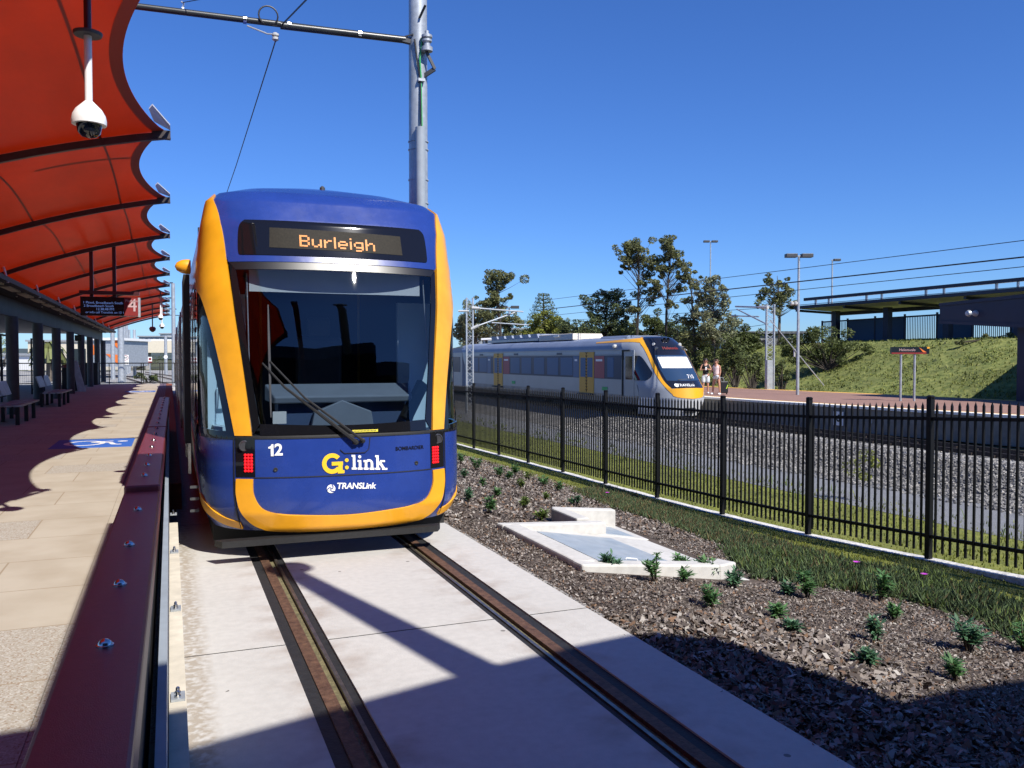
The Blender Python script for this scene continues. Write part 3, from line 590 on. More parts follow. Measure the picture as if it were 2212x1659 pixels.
MB().poly3([(4.9, 9.08, fl(4.9)+.016), (5.3, 9.08, fl(5.3)+.016), (5.3, 9.7, fl(5.3)+.016), (4.9, 9.7, fl(4.9)+.016)], (0, 0, -.01)).build('steel_lid', M['cover'], t)
# ---------------------------------------------------------------- fence
PY = [(8.19, -.764), (10.45, -.88), (12.66, -.945), (14.86, -.98), (17.07, -1.0), (19.33, -1.01), (21.57, -1.03), (23.82, -1.05), (26.1, -1.08), (28.4, -1.1), (30.7, -1.12), (33, -1.13)]
PY = [(3.67, -.5), (5.93, -.64)]+PY
t = thing('security_fence', 'tall black picket security fence on a white concrete strip', 'fence', (9.2, 17, -1))
for y, z in PY:
    MB().box(9.165, 9.235, y-.035, y+.035, z-.1, z+2.13).lathe((9.2, y, z+2.13), [(.05, 0), (.052, .02), (.03, .035)], 8).build('post', M['fence'], t)
for (ya, za), (yb, zb) in zip(PY, PY[1:]):
    mb = MB()
    for zz in (.32, 1.86): mb.bar((9.2, ya+.036, za+zz), (9.2, yb-.036, zb+zz), .035, .045)
    n = 19
    for k in range(n):
        f = (k+1)/(n+1); y = ya+(yb-ya)*f; z = za+(zb-za)*f
        mb.box(9.175, 9.199, y-.0125, y+.0125, z+.12, z+2.02); q = [(9.175, y-.0125), (9.199, y-.0125), (9.199, y+.0125), (9.175, y+.0125)]
        mb.add([(a, b, z+2.02) for a, b in q]+[(9.187, y, z+2.08)], [(0, 1, 4), (1, 2, 4), (2, 3, 4), (3, 0, 4)])
    mb.build('panel', M['fence'], t)
mb = MB(); ws = [(9.1+random.uniform(-.015, .015), y, lerp(y, PY)) for y in rng(2, 34, .4)]
mb.grid(lambda u, v: (lambda y, jig: ((9.1, 9.1, 9.3, 9.3)[int(round(v*3))]+jig, y, lerp(y, PY)+(-.25, .02, .02, -.25)[int(round(v*3))]))(2+u*40, math.sin(u*170)*.012+math.sin(u*77)*.01), 160, 3)
struct(mb.build('mowing_strip', M['mow']))
# ---------------------------------------------------------------- red barrier along the platform edge
t = thing('guard_barrier', 'dark red steel guard rail with dome bolts along the platform edge', 'barrier', (-.2, 7, .33))
def bx_(y): return (-.31+.005*(y-2), -.085+.0045*(y-2))
secs = [(-6, 6.1, 0), (6.12, 11.3, .038), (11.32, 19.8, .045)]
for a, b, dz in secs:
    mb = MB(); l0, r0 = bx_(a); l1, r1 = bx_(b)
    mb.add([(l0, a, .86+dz), (r0, a, .86+dz), (r0, a, 1.0+dz), (l0, a, 1.0+dz), (l1, b, .86+dz), (r1, b, .86+dz), (r1, b, 1.0+dz), (l1, b, 1.0+dz)], [(0, 1, 2, 3), (7, 6, 5, 4), (0, 4, 5, 1), (1, 5, 6, 2), (2, 6, 7, 3), (3, 7, 4, 0)])
    mb.build('rail_beam', M['maroon'], t, bevel=.012)
BY = [.9, 1.9, 2.85, 3.6, 4.35, 5.35, 6.6, 7.25, 7.95, 8.7, 9.4, 10.2, 11.0, 11.8, 12.7, 13.6, 14.5, 15.4, 16.3, 17.2, 18.1, 19.0, 19.6]
for y in BY:
    l, r = bx_(y); c = ((l+r)/2, y, 1.0 if y < 6.1 else 1.038 if y < 11.3 else 1.045)
    MB().lathe(c, [(.026, 0), (.026, .005), (.021, .006), (.019, .013), (.012, .02), (.003, .023)], 14).build('bolt', M['chrome'], t, smooth=True)
for y in [-1.9, 1.55, 3.0, 4.15, 5.6, 7.6, 9.6, 11.6, 13.6, 15.6, 17.6, 19.3]:
    l, r = bx_(y); p = MB().box(-.19, -.1, y-.05, y+.05, .33, .859).build('post', M['maroon'], t)
for y in [2.05, 2.75, 4.2, 5.7, 7.4, 9.2]:
    p = MB().box(-.012, .05, y-.05, y+.05, .3005, .312).build('base_plate', M['galv'], t)
    for dy in (-.025, .025): MB().lathe((.018, y+dy, .312), [(.014, 0), (.014, .01), (.009, .011), (.009, .028), (.003, .033)], 10).build('bolt', M['chrome'], p, smooth=True)
MB().box(-.06, -.021, -6, 19.7, .331, .36).build('toe_channel', M['darkgrey'], t)
MB().box(-.105, -.092, -6, 19.7, .331, .859).build('gap_shade_panel', M['blackmatt'], t)  # black sheet standing in for the dark, shaded gap under the beam
MB().box(-.058, -.024, -6, 19.7, .361, .62).build('side_plate', M['grey'], t)
# ---------------------------------------------------------------- overhead line mast beside the tram
px_, py_ = 3.5, 12.42
t = thing('tram_mast', 'grey steel overhead line mast rising behind the blue and yellow tram', 'mast', (px_, py_, 0))
MB().tube([(px_, py_, -.1), (px_, py_, 9)], [.15, .132], 24).build('shaft', M['galv'], t, smooth=True)
MB().lathe((px_, py_, -.08), [(.3, 0), (.3, .03)], 8).build('base_plate', M['galv'], t)
MB().tube([(px_-.02, py_-.19, 0), (px_-.02, py_-.185, 5.3)], .075, 16).build('cable_cover', M['grey'], t, smooth=True)
mb = MB()
for z in (3.2, 4.2, 4.55, 5.0, 5.12): mb.lathe((px_, py_, z), [(.152, 0), (.152, .018)], 24)
mb.build('steel_strap', M['galv'], t)
mb = MB().tube([(px_+.02, py_-.16, 6.62), (px_-.02, py_-.17, 6.3), (px_+.0, py_-.16, 6.05), (px_+.0, py_-.2, 5.3)], .012, 6); mb.build('earth_cable', M['green'], t)
MB().tube([(px_-.09, py_-.13, 6.6), (px_-.06, py_-.16, 6.3), (px_-.01, py_-.165, 6.0), (px_-.01, py_-.2, 5.3)], .013, 6).build('feed_cable', M['wire'], t)
MB().box(px_-.05, px_+.05, py_-.2, py_-.13, 5.98, 6.02).build('cable_clip', M['galv'], t)
MB().lathe((px_+.08, py_-.2, 6.42), [(.05, 0), (.085, .0), (.085, .06), (.05, .07), (.05, .12), (.075, .14), (.075, .17), (.045, .18), (.08, .2), (.08, .235), (.03, .25), (.03, .3)], 16).build('insulator', M['galv'], t, smooth=True)
MB().bar((px_+.07, py_-.2, 6.42), (px_+.2, py_-.2, 6.18), .03, .04).bar((px_+.2, py_-.2, 6.18), (px_+.05, py_-.1, 6.08), .03, .06).build('bracket', M['darkgrey'], t)
MB().bar((px_-.02, py_-.1, 6.9), (px_+.03, py_-.3, 7.05), .03, .02).build('step_peg', M['darkgrey'], t)
arm = MB().tube([(px_-.2, py_, 6.62), (-1.2, py_, 6.535)], .043, 12).build('cantilever_arm', M['insul'], t, smooth=True)
MB().tube([(px_-.2, py_, 6.62), (1.5, py_, 6.57)], .052, 12).build('arm_sleeve', M['insul'], arm, smooth=True)
MB().bar((px_-.12, py_-.02, 6.6), (px_-.24, py_, 6.62), .08, .08).bar((px_-.1, py_-.1, 6.68), (px_-.22, py_-.03, 6.65), .02, .02).build('hinge', M['darkgrey'], t)
mb = MB()
for x in (1.02, 1.62, 2.62): mb.lathe((x, py_, lerp(x, [(-1.2, 6.535), (3.3, 6.62)])), [(.056, -.022), (.056, .022)], 14, 'x')
mb.build('clamp', M['chrome'], arm)
MB().tube([(1.05, py_, 6.5), (1.32, py_-.02, 6.42), (1.45, py_, 6.44)], .011, 6).build('registration_rod', M['galv'], arm)
MB().tube([(1.45+.13*math.cos(a)-.12, py_-.06, 6.66+.13*math.sin(a)) for a in [R(d) for d in range(-60, 250, 20)]]+[(1.3, py_, 6.55)], .012, 6).build('jumper_loop', M['wire'], arm)
MB().lathe((1.43, py_, 6.34), [(.02, 0), (.045, .02), (.045, .05), (.025, .06), (.05, .075), (.05, .1), (.02, .12)], 12).build('wire_insulator', M['porcelain'], arm, smooth=True)
MB().lathe((.22, py_, 6.6), [(.03, -.015), (.03, .015)], 10, 'x').tube([(.22, py_, 6.6), (.23, py_, 6.68), (.2, py_, 6.7)], .012, 6).build('shackle', M['galv'], arm)
w = tag(MB().tube([(1.43, py_, 6.34), (1.43, 20, 6.2), (1.45, 32, 6.25), (1.45, 60, 6.25)], .009, 5).build('contact_wire', M['wire'], None, loc=(1.43, py_, 6.34)), 'black contact wire running down behind the tram roof', 'wire')
e = at(700, -40, 9.5)
tag(MB().tube([(1.52, py_, 6.58), tuple(e)], .011, 5).build('contact_wire', M['wire'], None, loc=(1.52, py_, 6.58)), 'black wire leaving the arm clamp toward the upper right', 'wire')
e = at(590, -30, 10.2)
tag(MB().tube([(.22, py_, 6.69), tuple(Vector((.22, py_, 6.69)).lerp(e, .6))], .006, 5).build('stay_wire', M['wire'], None, loc=(.22, py_, 6.69)), 'thin stay wire hooked to the arm beside the red canopy', 'wire')
# ================================================================ TRAM
TR = Surf(1.56, [(.2, 1.12), (.3, 1.22), (.45, 1.28), (.65, 1.3), (2.3, 1.3), (2.8, 1.285), (3.2, 1.25), (3.45, 1.2), (3.55, 1.11), (3.66, .85), (3.74, .5), (3.77, .02)],
  [(.2, 8.12), (.3, 8.0), (.45, 7.96), (1.15, 8.0), (2, 8.17), (2.45, 8.265), (2.8, 8.4), (3.2, 8.53), (3.45, 8.68), (3.55, 8.82), (3.66, 9.15), (3.74, 9.5), (3.77, 9.8)], [(0, .9), (1.5, .88), (2, .78), (2.8, .6), (3.45, .45), (3.77, .4)], 2.6, 10)
tram = thing('tram', 'blue and yellow tram number 12 showing Burleigh, standing at the platform', 'tram', (1.56, 8, 0))
def span(z0, z1, u0, u1, off=0, nz=8, nu=10, skirt=.03):
    A = [(u0, z0+(z1-z0)*k/nz) for k in range(nz+1)]; B = [(u1, z) for _, z in A]
    return ruled(TR, A, B, off, 1, nu, skirt, False)
U2 = 5.0
mb = span(.28, 1.135, -1, 1, 0, 8, 72)
body = mb.build('lower_front_panel', M['blue'], tram, smooth=True)
for s in (-1, 1):
    span(.3, 1.135, s*1.001, s*U2, 0, 6, 8).build('lower_side_panel', M['blue'], tram, smooth=True)
    span(1.15, 2.72, s*1.14, s*U2, -.004, 4, 8).build('side_window_band', M['darkglass'], tram, smooth=True)
    span(2.74, 3.4, s*1.03, s*U2, 0, 4, 8).build('upper_side_panel', M['blue'], tram, smooth=True)
# roof and forehead
rf = MB(); ZS = [2.83, 2.9, 3.0, 3.1, 3.2, 3.3, 3.4, 3.45, 3.5, 3.55, 3.6, 3.66, 3.7, 3.74, 3.765]
ruled(TR, [(-1, z) for z in ZS], [(1, z) for z in ZS], 0, 2, 64, .03, False, rf)
rf.build('roof_front', M['blue'], tram, smooth=True)
rb = MB()
for s in (-1, 1): ruled(TR, [(s*1.0, z) for z in ZS[7:]], [(s*U2, z) for z in ZS[7:]], -.001, 1, 6, 0, False, rb)
rb.build('roof', M['blue'], tram, smooth=True)
# yellow pillars
OUT = [(-.772, 1.165), (-.81, 1.47), (-.85, 1.77), (-.918, 2.2), (-1.0, 2.55), (-1.1, 2.72), (-1.16, 2.9), (-1.13, 3.1), (-1.08, 3.3), (-1.045, 3.45), (-1.02, 3.53)]
INN = [(-.665, 1.165), (-.685, 1.47), (-.71, 1.77), (-.752, 2.2), (-.786, 2.55), (-.803, 2.72), (-.822, 2.9), (-.85, 3.1), (-.895, 3.3), (-.95, 3.45), (-.995, 3.545)]
for f in (lambda P: P, mir):
    ruled(TR, f(OUT), f(INN), .014, 5, 8, .05).build('yellow_pillar', M['yellow'], tram, smooth=True)
    # quarter window, black edging
    Q = [(-.775, 1.16), (-.81, 1.47), (-.85, 1.77), (-.918, 2.2), (-1.0, 2.55), (-1.1, 2.73)]; Q2 = [(-1.14, z) for _, z in Q]
    ruled(TR, f(Q), f(Q2), -.002, 5, 10, .0).build('quarter_window', M['glassside'], tram, smooth=True)
    ruled(TR, f([(-.77, 1.135), (-.9, 1.135), (-1.14, 1.135)]), f([(-.77, 1.2), (-.9, 1.21), (-1.14, 1.235)]), .006, 8, 4, .03).build('window_edging', M['black'], tram, smooth=True)
    ruled(TR, f([(u-.004, z) for u, z in Q]), f([(u-.05, z) for u, z in Q]), .004, 5, 3, .02).build('window_edging', M['black'], tram, smooth=True)
    ruled(TR, f([(-1.1, 1.2), (-1.1, 2.0), (-1.1, 2.74)]), f([(-1.15, 1.2), (-1.15, 2.0), (-1.15, 2.74)]), .004, 5, 3, .02).build('window_edging', M['black'], tram, smooth=True)
    # tail lamp
    L = ruled(TR, f([(-.77, .79), (-.772, 1.148)]), f([(-.645, .79), (-.645, 1.148)]), .006, 6, 6, .02, False).build('tail_lamp', M['black'], tram, smooth=True)
    us = [-.683, -.697, -.711] if f is not mir else [.665, .674, .683]
    mb = MB()
    for i in range(6):
        for j in range(3):
            c = TR.pt((-.667-.02*j)*(1 if f is not mir else -1)*(1 if f is not mir else 1.0), .99-.029*i, .009); mb.lathe(c, [(.0135, .002), (.0135, -.003), (.009, -.008), (.002, -.009)], 8, 'y')
    mb.build('red_led_cluster', M['red'], L)
    c = TR.pt(-.712*(1 if f is not mir else -1), 1.075, .008); MB().lathe(c, [(.05, .004), (.05, -.004), (.042, -.009), (.036, -.002), (.004, -.001)], 20, 'y').build('lamp_lens', M['lampglass'], L, smooth=True)
    # sweeping yellow stripe low on the corner
    A = [(-1.42, 1.12), (-1.25, .98), (-1.12, .77), (-1.02, .6), (-.96, .49), (-.88, .405), (-.775, .36)]; B = [(-1.42, .98), (-1.25, .82), (-1.12, .61), (-1.02, .46), (-.96, .375), (-.88, .32), (-.775, .295)]
    ruled(TR, f(A), f(B), .007, 5, 5, .02).build('yellow_stripe', M['yellow'], tram, smooth=True)
    ruled(TR, f([(-.778, .31), (-.779, .7), (-.778, 1.135)]), f([(-.784, .31), (-.785, .7), (-.784, 1.135)]), .008, 6, 1, .02).build('panel_gap', M['blackmatt'], tram)
# U shaped yellow bumper
OA = [(-.766, .77), (-.768, .6), (-.745, .455), (-.66, .32), (-.45, .275), (0, .262)]; OB = [(-.658, .77), (-.655, .62), (-.608, .5), (-.51, .45), (-.36, .428), (0, .405)]
OA += [(-u, z) for u, z in OA[-2::-1]]; OB += [(-u, z) for u, z in OB[-2::-1]]
ruled(TR, OA, OB, .018, 7, 8, .05).build('yellow_bumper', M['yellow'], tram, smooth=True)
ruled(TR, [(-.655, .776), (.655, .776)], [(-.655, .785), (.655, .785)], .005, 30, 1, .02, False).build('panel_gap', M['blackmatt'], tram)
ruled(TR, [(-.99, 1.136), (.99, 1.136)], [(-.99, 1.165), (.99, 1.165)], .006, 60, 2, .03, False).build('waist_seal', M['blackmatt'], tram)
# windscreen with black border
WI = [(-.655, 1.17), (-.7, 1.7), (-.742, 2.2), (-.775, 2.55), (-.795, 2.79)]; WO = [(-u, z) for u, z in WI]
ins = [(u+.045, max(1.27, min(2.73, z))) for u, z in WI]; insR = [(-u, z) for u, z in ins]
ws = ruled(TR, [(u+.004, z) for u, z in WI], [(-u-.004, z) for u, z in WI], .0, 5, 40, 0).build('windscreen', M['glass'], tram, smooth=True)
for f in (lambda P: P, mir): ruled(TR, f(WI), f(ins), .004, 5, 3, .015).build('screen_border', M['black'], tram, smooth=True)
ruled(TR, [(-.61, 1.17), (0, 1.17), (.61, 1.17)], [(-.61, 1.275), (0, 1.25), (.61, 1.275)], .004, 16, 3, .015).build('screen_border', M['black'], tram, smooth=True)
ruled(TR, [(-.75, 2.73), (0, 2.74), (.75, 2.73)], [(-.795, 2.8), (0, 2.81), (.795, 2.8)], .004, 16, 3, .015).build('screen_border', M['borderblack'], tram, smooth=True)
ruled(TR, [(-.8, 2.805), (0, 2.815), (.8, 2.805)], [(-.81, 2.86), (0, 2.87), (.81, 2.86)], .006, 16, 2, .02).build('forehead_strip', M['blue'], tram, smooth=True)
# destination display
dsp = ruled(TR, [(-.71, 2.875), (-.735, 2.91), (-.738, 3.15), (-.7, 3.225)], [(.71, 2.875), (.735, 2.91), (.738, 3.15), (.7, 3.225)], .006, 5, 40, .02).build('destination_display', M['black'], tram, smooth=True)
ruled(TR, [(-.515, 2.95), (-.515, 3.15)], [(.515, 2.93), (.515, 3.13)], .009, 6, 30, .004, False).build('led_board', M['ledbg'], dsp, smooth=True)
GL = {'B': ['####.', '#...#', '#...#', '####.', '#...#', '#...#', '####.'], 'u': ['.....', '.....', '#...#', '#...#', '#...#', '#..##', '.##.#'], 'r': ['....', '....', '#.##', '##..', '#...', '#...', '#...'], 'l': ['#', '#', '#', '#', '#', '#', '#'],
      'e': ['.....', '.....', '.###.', '#...#', '#####', '#....', '.###.'], 'i': ['#', '.', '#', '#', '#', '#', '#'], 'g': ['.....', '.....', '.####', '#...#', '#...#', '.####', '....#', '.###.'], 'h': ['#....', '#....', '#.##.', '##..#', '#...#', '#...#', '#...#']}
mb = MB(); P = .0168; x = -.372
for ch in 'Burleigh':
    G = GL[ch]; wd = len(G[0])
    for r, row in enumerate(G):
        for c, v in enumerate(row):
            if v == '#':
                for a in (0, 1):
                    X = 1.56+x+(c*1.0+a*.5)*P*1.15; Z = 3.06-r*P*.98-.02*(x+c*P)
                    q = [TR.xz(X+dx, Z+dz, .013) for dx, dz in ((0, 0), (P*.5, 0), (P*.5, P*.42), (0, P*.42))]; mb.add(q, [(0, 1, 2, 3)])
                    q = [TR.xz(X+dx, Z+dz+P*.49, .013) for dx, dz in ((0, 0), (P*.5, 0), (P*.5, P*.42), (0, P*.42))]; mb.add(q, [(0, 1, 2, 3)])
    x += (wd+.75)*P*1.15+.006
mb.build('display_text', M['led'], dsp)
# lettering
xw = lambda u, z: 1.56+u*lerp(z, TR.W)
mb = text_on(TR, '2', .15, xw(-.488, 1.03), 1.033, .006, .004)
x1 = xw(-.54, 1.03); mb.add([TR.xz(x1+a*.75, 1.033+b*.75, .006) for a, b in ((.0, -.072), (.032, -.072), (.032, .075), (.01, .075), (-.002, .052), (-.028, .042), (-.028, .02), (.0, .024))], [(0, 1, 2, 7), (2, 3, 4, 7), (4, 5, 6, 7)])
mb.build('fleet_number', M['whitefilm'], tram)
mb = MB(); cx, cz = 1.405, .895
# G with slab foot
def arc(cx, cz, r0, r1, a0, a1, n=26): 
    o = []
    for k in range(n+1):
        a = R(a0+(a1-a0)*k/n)
        for r in (r0, r1): o.append((cx+r*math.cos(a)*.98, cz+r*math.sin(a)))
    return o, [(2*k, 2*k+1, 2*k+3, 2*k+2) for k in range(n)]
TX = lambda x, z: (x, z)
def put(vs, fs): mb.add([TR.xz(*TX(x, z), .006) for x, z in vs], fs)
def rect(x0, x1, z0, z1): put([(x0, z0), (x1, z0), (x1, z1), (x0, z1)], [(0, 1, 2, 3)])
put(*arc(cx, cz, .055, .096, 40, 325)); rect(cx-.005, cx+.1, cz-.02, cz+.015); rect(cx+.056, cx+.096, cz-.096, cz+.015); rect(cx+.05, cx+.113, cz-.096, cz-.066)
for zz in (.92, .852): put(*arc(1.541, zz, 0.001, .018, 0, 360, 18))
mb.build('logo_letter', M['yellowfilm'], tram)
mb = MB(); zb = cz-.083; TX = lambda x, z: (1.587+(x-(cx+.197))*.675, .83+(z-zb)*.675-.06*(x-(cx+.197))*.675)
def I(x, h, foot=.017, top=True, w=.036):
    rect(x-w/2, x+w/2, zb, zb+h); rect(x-w/2-foot, x+w/2+foot, zb, zb+.028)
    if top: rect(x-w/2-foot, x+w/2, zb+h-.028, zb+h)
I(cx+.232, .205); I(cx+.315, .135); put(*arc(cx+.312, zb+.18, .001, .022, 0, 360, 16))
I(cx+.4, .135); I(cx+.485, .1, top=False); put(*arc(cx+.443, zb+.088, .028, .06, 0, 150, 14))
I(cx+.567, .205); put([(cx+.585, zb+.06), (cx+.655, zb+.135), (cx+.61, zb+.135), (cx+.58, zb+.095)], [(0, 1, 2, 3)]); put([(cx+.59, zb+.085), (cx+.625, zb+.1), (cx+.69, zb+.0), (cx+.645, zb+.0)], [(0, 1, 2, 3)]); rect(cx+.63, cx+.71, zb, zb+.026); rect(cx+.605, cx+.675, zb+.11, zb+.136)
mb.build('logo_letters', M['whitefilm'], tram)
lx, lz = xw(-.13, .665), .66
mb = MB(); q = arc(lx, lz, .0, .04, 0, 360, 28); mb.add([TR.xz(a, b, .006) for a, b in q[0]], q[1]); mb.build('roundel', M['whitefilm'], tram)
mb = MB()
for a in (90, 210, 330):
    pts = []
    for k in range(9):
        q = R(a+k*14); r = .038*k/8; pts.append((lx+r*math.cos(q), lz+r*math.sin(q)))
    for k in range(8):
        (x0, z0), (x1, z1) = pts[k], pts[k+1]; d = Vector((x1-x0, z1-z0)).normalized(); n_ = Vector((-d.y, d.x))*.0045
        mb.add([TR.xz(x0-n_.x, z0-n_.y, .008), TR.xz(x1-n_.x, z1-n_.y, .008), TR.xz(x1+n_.x, z1+n_.y, .008), TR.xz(x0+n_.x, z0+n_.y, .008)], [(0, 1, 2, 3)])
mb.build('roundel_arms', M['blue'], tram)
text_on(TR, 'TRANSLink', .078, xw(.05, .68), .672, .006, .002, .18, .98, -.05).build('operator_text', M['whitefilm'], tram)
text_on(TR, 'BOMBARDIER', .05, xw(.468, 1.0), 1.005, .006, .0005, 0, .98).build('maker_lettering', M['black'], tram)
st = ruled(TR, [(.03, 1.178), (.22, 1.178)], [(.03, 1.2), (.22, 1.2)], .012, 6, 1, .004, False).build('warning_sticker', M['stickeryel'], tram)
mb = MB()
for k in range(16): 
    x = xw(.04+.17*k/16, 1.19); mb.add([TR.xz(x+a, 1.189+b, .014) for a, b in ((0, -.005), (.008, -.005), (.008, .005), (0, .005))], [(0, 1, 2, 3)])
mb.build('sticker_text', M['blackmatt'], st)
for u, z in ((-.51, .855), (.52, .855)): MB().lathe(TR.pt(u, z, .004), [(.02, .0), (.02, -.004), (.014, -.005), (.002, -.001)], 14, 'y').build('jack_hole', M['blackmatt'], tram)
# wiper
pv = TR.pt(.05, 1.09, .05)
W = [TR.pt(-.575, 1.83, .05), TR.pt(-.43, 1.6, .06), pv]; W2 = [TR.pt(-.525, 1.845, .05), TR.pt(-.3, 1.5, .07), TR.pt(.1, 1.1, .06)]
wp = MB().tube(W, [.008, .012, .02], 6).tube(W2, [.008, .01, .014], 6).build('wiper_arm', M['blackmatt'], tram)
MB().tube([TR.pt(-.53, z, .035) for z in (1.33, 1.6, 1.9, 2.15, 2.38)], [.006, .011, .013, .011, .006], 6).build('wiper_blade', M['darkgrey'], wp)
MB().lathe(pv+Vector((0, .03, 0)), [(.03, .03), (.03, -.02), (.02, -.03), (.003, -.032)], 12, 'y').lathe(TR.pt(.1, 1.1, .02), [(.025, .03), (.025, -.02), (.003, -.03)], 12, 'y').build('wiper_pivot', M['blackmatt'], wp)
MB().tube([TR.pt(.16, 1.13, .006), TR.pt(.15, 1.02, .006), TR.pt(.12, .985, .006), TR.pt(-.03, .985, .006), TR.pt(-.06, 1.02, .006)], .004, 5, False).build('wiper_hatch_gap', M['blackmatt'], tram)
# side camera pods and antenna
c = TR.pt(-1.14, 2.93, 0)
MB().lathe(c+Vector((-.1, 0, 0)), [(.004, -.12), (.045, -.1), (.075, -.05), (.085, 0), (.085, .04), (.07, .05)], 16, 'x').build('camera_pod', M['yellow'], tram, smooth=True)
MB().lathe(TR.pt(1.14, 2.93, 0)+Vector((.03, 0, 0)), [(.07, -.05), (.08, 0), (.06, .05), (.004, .07)], 16, 'x').build('camera_pod', M['yellow'], tram, smooth=True)
MB().box(.14, .2, 9.4, 10.4, 1.0, 2.75).build('door_frame', M['blackmatt'], tram)
mb = MB()
for y in (12, 14, 20, 22, 30, 32, 38, 40): mb.box(.215, .25, y, y+.05, .35, 2.9)
mb.build('door_posts', M['chrome'], tram)
for y, z in ((8.75, .62), (8.78, .5), (8.8, .38)): MB().box(.17, .25, y, y+.02, z, z+.025).build('hinge', M['darkgrey'], tram)
MB().lathe((1.6, 9.6, 3.75), [(.03, 0), (.03, .03), (.01, .05)], 10).build('roof_antenna', M['darkgrey'], tram)
# front beam under the bumper
MB().add([(.42, 8.0, .17), (2.44, 8.0, .17), (2.5, 8.12, .17), (.36, 8.12, .17), (.42, 8.0, .228), (2.44, 8.0, .228), (2.5, 8.12, .228), (.36, 8.12, .228)], [(3, 2, 1, 0), (4, 5, 6, 7), (0, 1, 5, 4), (1, 2, 6, 5), (2, 3, 7, 6), (3, 0, 4, 7)]).build('front_beam', M['blackmatt'], tram)
MB().box(.38, 2.74, 8.75, 48, .1, .6).build('underframe', M['underframe'], tram)
MB().box(.32, 2.8, 47, 48.9, .2, 3.5).build('rear_end', M['blue'], tram)
# cab interior
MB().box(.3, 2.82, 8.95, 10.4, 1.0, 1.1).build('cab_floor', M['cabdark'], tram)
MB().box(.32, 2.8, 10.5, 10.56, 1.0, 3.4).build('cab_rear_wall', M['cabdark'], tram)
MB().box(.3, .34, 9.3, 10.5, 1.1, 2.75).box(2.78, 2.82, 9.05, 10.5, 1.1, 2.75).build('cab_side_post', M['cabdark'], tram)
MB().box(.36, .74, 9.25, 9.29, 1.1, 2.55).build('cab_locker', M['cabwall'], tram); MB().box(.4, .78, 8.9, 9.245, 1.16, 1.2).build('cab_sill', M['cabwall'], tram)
for x in (.44, .535): MB().box(x, x+.08, 9.2, 9.249, 1.36, 1.58).build('handset_box', M['cabwall'], tram, bevel=.012)
MB().box(2.36, 2.74, 9.25, 9.3, 1.1, 2.5).build('cab_locker', M['cabwall'], tram)
MB().box(1.3, 1.8, 9.55, 9.7, 1.45, 2.12).box(1.3, 1.8, 9.2, 9.7, 1.35, 1.449).box(1.42, 1.68, 9.58, 9.68, 2.121, 2.34).build('driver_seat', M['darkgrey'], tram, bevel=.04)
for x in (.98, 2.12): MB().tube([(x, 10.2, 1.1), (x, 10.2, 2.86)], .018, 8).build('grab_pole', M['yellow'], tram)
MB().add([(.95, 8.6, 1.5), (2.35, 8.6, 1.5), (2.42, 9.0, 1.62), (.9, 9.0, 1.62), (.95, 8.62, 1.43), (2.35, 8.62, 1.43), (2.42, 9.02, 1.45), (.9, 9.02, 1.45)], [(0, 1, 2, 3), (4, 7, 6, 5), (0, 4, 5, 1), (1, 5, 6, 2), (2, 6, 7, 3), (3, 7, 4, 0)]).build('dashboard', M['dash'], tram, bevel=.015)
MB().box(1.0, 2.3, 8.72, 9.0, 1.15, 1.428).build('dash_front', M['dashblue'], tram)
MB().poly3([(1.3, 8.6, 1.14), (1.95, 8.6, 1.14), (1.92, 8.6, 1.34), (1.62, 8.6, 1.46), (1.34, 8.6, 1.34)], (0, .1, 0)).build('console', M['dash'], tram, bevel=.01)
MB().bar((2.28, 8.62, 1.25), (2.5, 8.72, 1.62), .07, .12).build('grab_handle', M['blackmatt'], tram)
MB().box(.93, 1.06, 8.55, 8.57, 1.24, 1.36).build('paper_notice', M['white'], tram)
MB().add([(.72, 8.56, 2.53), (2.42, 8.56, 2.53), (2.42, 8.56, 2.76), (.72, 8.56, 2.76)], [(0, 1, 2, 3)]).add([(.72, 8.565, 2.53), (2.42, 8.565, 2.53), (2.42, 8.565, 2.76), (.72, 8.565, 2.76)], [(3, 2, 1, 0)]).build('sun_blind', M['white'], tram)
mb = MB()
for x in (.7, 2.46): mb.tube([(x, 8.3, 1.4), (x, 8.58, 2.7)], .006, 5)
mb.build('blind_cord', M['galv'], tram)
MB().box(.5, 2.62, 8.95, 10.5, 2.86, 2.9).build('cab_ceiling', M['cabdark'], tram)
# ================================================================ PLATFORM CANOPY
TY = [2.25+4.96*k for k in range(13)]                 # rib positions along the platform
def ribz(x): d = -x; return 4.86-.19*d-.032*d*d
t = thing('platform_canopy', 'long red fabric canopy with scalloped edge over the platform', 'canopy', (-4.2, 12, .33))
GX = -3.95
for y in TY[:-1] + [TY[-1]]:
    xs = [0.04+(GX-.04)*k/10 for k in range(11)]
    mb = MB()
    for a, b in zip(xs, xs[1:]): mb.bar((a, y, ribz(min(0, a))-.03), (b, y, ribz(min(0, b))-.03), .075, .09)
    mb.box(-.18, .045, y-.05, y+.05, ribz(0)-.085, ribz(0)+.02)
    mb.build('rib', M['rib'], t)
    if y > 6: 
        MB().poly3([(.045, y-.02, ribz(0)+.03), (.04, y-.2, ribz(0)+.05), (-.16, y-.85, ribz(-.2)+.15), (-.2, y-.8, ribz(-.2)+.11), (-.15, y-.42, ribz(-.1)+.045)], (0, 0, .018)).build('corner_plate', M['white'], t)
    for dx in (.0, .55): MB().bar((GX+.1+dx, y-.45, ribz(GX)-.05), (GX+.0+dx*1.0, y-.4, ribz(GX)+.35), .05, .03).build('strut', M['white'], t)
def edgex(v): return -.02-.385*(math.sin(math.pi*v))**.8
